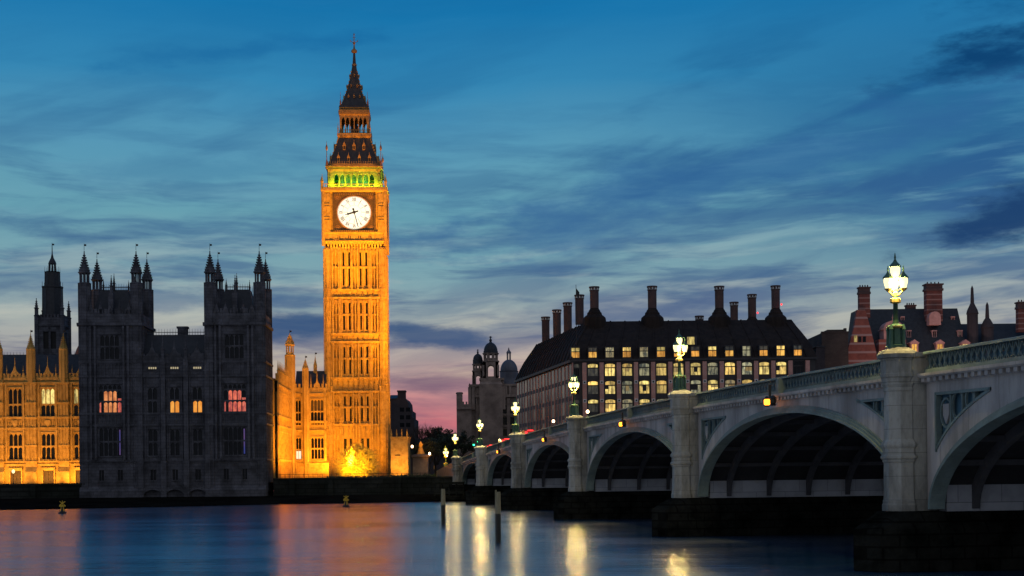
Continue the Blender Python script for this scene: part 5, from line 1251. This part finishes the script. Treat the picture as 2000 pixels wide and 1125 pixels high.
for k in range(800):
    th, ph, rr = rd.uniform(0, 6.283), rd.uniform(-.35, 1.57), rd.uniform(.45, .97)
    e = Vector((5.0*rr*math.cos(ph)*math.cos(th), 3.2*rr*math.cos(ph)*math.sin(th), 2.6+5.0*rr*math.sin(ph)*(1 if ph > 0 else 1.6)))
    if e.z < .3: continue
    a = th+rd.uniform(-.3,.3); s0 = Vector((1.1*math.cos(a), 1.1*math.sin(a), 2.0+rd.uniform(-.6,.4))); m_ = s0.lerp(e, .5)+Vector((rd.gauss(0,.2),rd.gauss(0,.2),.3))
    cr.tube(s0, m_, .075, .06, 3); cr.tube(m_, e, .06, .04, 3)
    for j in range(4):
        q = m_.lerp(e, rd.uniform(.1,1)); cr.tube(q, q+(e-m_).normalized()*rd.uniform(.1,.45)+Vector((rd.gauss(0,.5),rd.gauss(0,.5),rd.gauss(0,.45))), .05, .03, 3)
tk.build('trunk', M['twig'], BS); cr.build('branches', M['twig'], BS)
light('shrub_floodlight', 'SPOT', (p.x-.5, 263, 5.2), 38000, (1,.45,.010), (p.x, 272, 7.2), spot_size=R(62), spot_blend=.8, shadow_soft_size=.2)
for x, y, d, h, w, sd, lab in [(828,822,345,15,11,3,'bare branched tree against the pink sky right of the clock tower'),(806,845,330,10,6,8,'small bare tree beside the dark gabled building')]:
    p = at(x, 900, d); tree('bare_tree', lab, (p.x, d, 3.6), HC-3.6+UV(x,y)[1]*d/F, w, sd, M['bark'], None, 0, 6, .24, 3)
for x, y, d, w, sd, lab in [(850,850,335,12,21,'dark round tree behind the smallest lamp standard'),(872,838,350,11,22,'tall dark tree left of the domed building'),(893,846,330,8,24,'dark tree at the far end of the bridge'),(838,862,310,9,25,'low dark tree beside the orange lodge and road')]:
    p = at(x, 900, d); tree('evergreen_tree', lab, (p.x, d, 3.6), HC-3.6+UV(x,y)[1]*d/F, w, sd, M['bark'], M['leaf'], 2600, 4, .22, 3)
# far street front and low houses beyond the bridge end
for x0, x1, d, yt, lab, sd in [(800,868,470,868,'low dark street front far behind the bare tree',1),(862,925,480,858,'low dark street front far behind the end of the bridge',2)]:
    p = at(x0, 900, d); r = thing('street_front', lab, 'building', (p.x, d, 0)); L = (x1-x0)*d/F; h_ = HC+UV((x0+x1)/2, yt)[1]*d/F; rd = random.Random(sd)
    b = MB(); b.box(-2, L, 0, 10, 2.5, h_); b.build('wall', M['shade'], r); b = MB(); b.prismx([(-.3,h_),(10,h_),(5,h_+2.2)], -2.2, L+.2); b.build('roof', M['slate'], r)
    for k in range(6): b = MB(); q = rd.uniform(0, L-1); z = rd.uniform(4, h_-2); b.box(q, q+.8, -.05, .1, z, z+1.2); b.build('window', G['officew'] if k < 4 else M['glass'], r)
# clipped hedge and railings on the river wall
def hedge(x0, x1, y0, label, h):
    a, c = at(x0, 930, y0), at(x1, 930, y0); rd = random.Random(x0); r = thing('hedge', label, 'hedge', (a.x, y0, 3.6)); L = c.x-a.x; b = MB()
    b.box(0, L, -.5, .5, 0, h*.8)
    for k in range(int(L*60)):
        q = Vector((rd.uniform(0,L), rd.uniform(-.7,.3), rd.uniform(0,h)*rd.uniform(.75,1.1))); s_ = rd.uniform(.12,.3); u = Vector((rd.gauss(0,1),rd.gauss(0,1),rd.gauss(0,1))).normalized(); v = u.orthogonal().normalized()
        b.add([q-u*s_, q+v*s_*.7, q+u*s_, q-v*s_*.7], [(0,1,2,3)])
    b.build('foliage', M['hedge'], r)
hedge(640, 760, 262, 'low dark hedge below the glowing shrub', .9)
hedge(765, 852, 256, 'low dark hedge on the embankment right of the tower base', 1.2)
rl_ = thing('railing', 'dark iron railing along the embankment below the floodlit wing', 'railing', (-43, 251.6, 3.6)); b = MB()
for k in range(34): b.tube((k*.85,0,0),(k*.85,0,1.5),.04,n=4)
b.box(0,28.2,-.03,.03,1.35,1.42); b.box(0,28.2,-.03,.03,.9,.95); b.build('bars', M['black'], rl_)
# ================================================================ LANDING STAGE by the bridge
p = at(862, 940, 243); LS = thing('landing_stage', 'low dark landing stage with steps beside the bridge abutment', 'pier', (p.x, 240, 0))
b = MB(); b.box(-1.5, 4.2, 0, 4, .3, 1.0); b.build('pontoon', M['weed'], LS); b = MB(); b.box(-1.2, 4.0, .4, 3.6, 3.0, 3.25); b.box(-1.4, 4.1, .2, 3.8, 3.25, 3.4); b.build('canopy', M['bank'], LS)
b = MB()
for k in range(5): b = MB(); b.tube((-1.1+k*1.25,.6,1),(-1.1+k*1.25,.6,3.05),.07,n=5); b.tube((-1.1+k*1.25,3.4,1),(-1.1+k*1.25,3.4,3.05),.07,n=5); b.box(-1.1+k*1.25-.05,-1.1+k*1.25+.05,.6,3.4,2.9,3.0); b.build('support_frame', M['bank'], LS)
b = MB(); b.box(-1.2,4.0,.55,.62,1.9,2.0); b.box(-1.2,4.0,.5,.66,1.35,1.75); b.build('guard_rail', M['bank'], LS)
# ================================================================ THINGS IN THE RIVER
def pile(x, ybot, ytop, w, label, split):
    base_ = atz(x, ybot, 0); d = base_.y; h = UV(x, ytop)[1]*d/F+HC; r_ = w/2*d/F
    r = thing('mooring_pile', label, 'timber pile', (base_.x, d, 0), 0, 'timber piles standing in the river'); b = MB()
    b.lathe(0,0,[(r_*1.02,-2),(r_*1.06,h*.55)],9); b.build('wet_base', M['tarred'], r); b = MB(); b.lathe(0,0,[(r_*1.05,h*.55),(r_,h*.93),(r_*.92,h*.95 if split else h)],9)
    if split: b.box(-r_*.95,-r_*.35,-.1,.1,h*.8,h); b.box(-r_*.2,r_*.95,-.12,.12,h*.85,h*.965)
    b.build('weathered_top', M['timber'], r)
pile(866, 1024, 955, 8.5, 'smooth topped timber pile, the more distant of two in the river', False)
pile(973, 1060, 957, 11, 'taller nearer timber pile with a splintered top in the river', True)
r = thing('river_buoy', '', 'buoy'); by0 = r
b = MB(); b.lathe(0,0,[(.2,-.5),(.52,-.1),(.55,.18),(.25,.32),(.14,.9)],10); b.build('float', M['black'], r)
b = MB()
for k in range(4): a = k*math.pi/2+.4; b.tube((.3*math.cos(a),.3*math.sin(a),.3),(.16*math.cos(a),.16*math.sin(a),1.05),.05,n=4)
b.lathe(0,0,[(.42,.95),(.42,1.12)],8); b.build('cage', M['yellow'], r)
b = MB()
for s_ in (-1,1): b.add([(-.42,-.06,1.16+(.0 if s_>0 else .5)),(-.30,-.06,1.1+(.0 if s_>0 else .56)),(.42,-.06,1.6-(.0 if s_>0 else .5)),(.30,-.06,1.66-(.0 if s_>0 else .56)),(-.42,.06,1.16+(.0 if s_>0 else .5)),(-.30,.06,1.1+(.0 if s_>0 else .56)),(.42,.06,1.6-(.0 if s_>0 else .5)),(.30,.06,1.66-(.0 if s_>0 else .56))],[(0,1,2,3),(7,6,5,4),(0,4,5,1),(1,5,6,2),(2,6,7,3),(3,7,4,0)])
b.lathe(0,0,[(.05,1.1),(.05,1.75)],6); b.build('topmark', M['yellow'], r)
for i, (x, y, lab) in enumerate([(676,990,'yellow river buoy afloat below the clock tower'),(122,1003,'yellow river buoy afloat below the lit palace front on the left')]):
    o = by0 if i == 0 else dup(by0); o.location = atz(x, y, 0); tag(o, lab, 'buoy', 'yellow buoys on the river'); o.rotation_euler = (0,0,i*.5)
# ================================================================ TRAFFIC AND SIGNALS ON THE BRIDGE
def car():  # added at rest; red bodies stand in for the tail-light trails
    r = thing('van', '', 'van'); b = MB(); prof = [(-2.5,.35),(-2.5,1.0),(-1.9,1.15),(-1.35,1.95),(-1.1,2.1),(2.3,2.1),(2.45,1.9),(2.5,.9),(2.5,.35)]
    prof = [(x, z*1.18) for x, z in prof]; b.prism(prof, -.85, .85); b.build('body', M['red'], r)
    b = MB(); b.prism([(-1.75,1.4),(-1.3,2.2),(-.2,2.25),(-.2,1.4)], -.87, .87); b.build('side_glass', M['glass'], r)
    for x in (-1.35, 1.4):
        for y in (-.86, .86):
            b = MB(); b.T = Matrix.Translation((x,y,.33)) @ Matrix.Rotation(R(90),4,'X'); b.lathe(0,0,[(.33,-.1),(.33,.1)],14); o = b.build('wheel', M['black'], r)
    for y in (-.62, .62): b = MB(); b.box(2.45,2.56,y-.16,y+.16,1.2,2.25); b.build('tail_light', G['redl'], r)
    b = MB(); b.box(2.3,2.5,-.4,.4,2.38,2.5); b.build('brake_light', G['redl'], r)
    return r
c0 = car()
for i, (q, n, lab) in enumerate([(7,5.0,'red van in place of a light trail nearest the far bridge end, its tail lights lit'),(24,5.0,'red van in place of a light trail, in the middle of three on the bridge'),(46,5.0,'red van in place of a light trail right of the lamp standard, nearest of the three')]):
    o = c0 if i == 0 else dup(c0); o.location = br(q, n, top(q)-.98); o.rotation_euler = (0, math.atan(3e-4*(q-143)), BA); tag(o, lab, 'van', 'red vans in place of light trails')
def beacon():
    r = thing('warning_beacon', '', 'lamp'); b = MB(); b.lathe(0,0,[(.16,0),(.1,.1),(.05,.15),(.05,.38)],8); b.build('stand', M['black'], r)
    b = MB(); b.lathe(0,0,[(.07,.38),(.15,.45),(.15,.6),(.06,.7)],10); b.build('lamp_glass', G['star'], r); return r
w0 = beacon()
for i, (q, lab) in enumerate([(85.5,'peach warning lamp on the bridge parapet, the left of two'),(104.5,'peach warning lamp on the bridge parapet just right of a lamp standard')]):
    o = w0 if i == 0 else dup(w0); o.location = br(q, FN+.08, top(q)); tag(o, lab, 'lamp', 'warning lamps on the parapet')
r = thing('traffic_signal', '', 'traffic light'); t0_ = r
b = MB(); b.tube((0,0,-1),(0,0,1.55),.06); b.build('post', M['black'], r); b = MB(); b.box(-.16,.16,-.14,.14,1.5,2.35); b.build('signal_head', M['black'], r)
b = MB(); b.lathe(.0,-.0,[(.0,1.62)],3) if False else b.cbox(0,-.02,1.56,.26,.34,.24); b.build('green_light', G['greenl'], r)
for i, (q, n, zo, lab) in enumerate([(10,.9,.1,'green traffic signal on the left of a pair at the bridge end'),(15.5,.9,.3,'green traffic signal on the right of a pair, against the lamp standard')]):
    o = t0_ if i == 0 else dup(t0_); o.location = br(q, n+.9, top(q)+zo-.3); o.rotation_euler = (0,0,0); tag(o, lab, 'traffic light', 'green signals at the bridge end')
# street lights and a stone gate pier beyond the bridge
p = at(805, 872, 300); SL0 = thing('street_light', 'small peach street light right of the orange lodge', 'lamp', (p.x, 300, 3.6))
b = MB(); b.tube((0,0,0),(0,0,p.z-3.9),.07,.05); b.build('post', M['black'], SL0); b = MB(); b.lathe(0,0,[(.06,p.z-3.9),(.22,p.z-3.75),(.22,p.z-3.45),(.05,p.z-3.3)],8); b.build('lantern_glass', G['star'], SL0)
for x, y, d, lab in [(839,886,302,'small peach street light between the stone monument and the round dark tree'),(872,890,306,'small peach street light just left of the bridge abutment')]:
    o = dup(SL0); q = at(x, y, d); o.location = (q.x, d, q.z-p.z+3.6); tag(o, lab, 'lamp', 'street lights beyond the bridge')
SL0['group'] = 'street lights beyond the bridge'
p = at(822, 900, 296); KM = thing('stone_monument', 'small lit stone monument on the road beside the dark trees', 'monument', (p.x, 296, 3.6))
b = MB(); b.sq(0,0,[(2.0,0),(2.0,.6),(1.6,.7),(1.6,4.6),(1.9,4.8),(1.9,5.2),(1.2,5.4)]); b.build('plinth', M['stone2'], KM)
b = MB(); b.lathe(0,0,[(.9,5.3),(.6,6.2),(.35,7.0),(.5,7.5),(.1,8.2)],8); b.build('finial', M['goldplain'], KM)
light('monument_floodlight', 'POINT', (p.x-2.8, 292.5, 5.0), 500, (1,.5,.12), shadow_soft_size=.2)
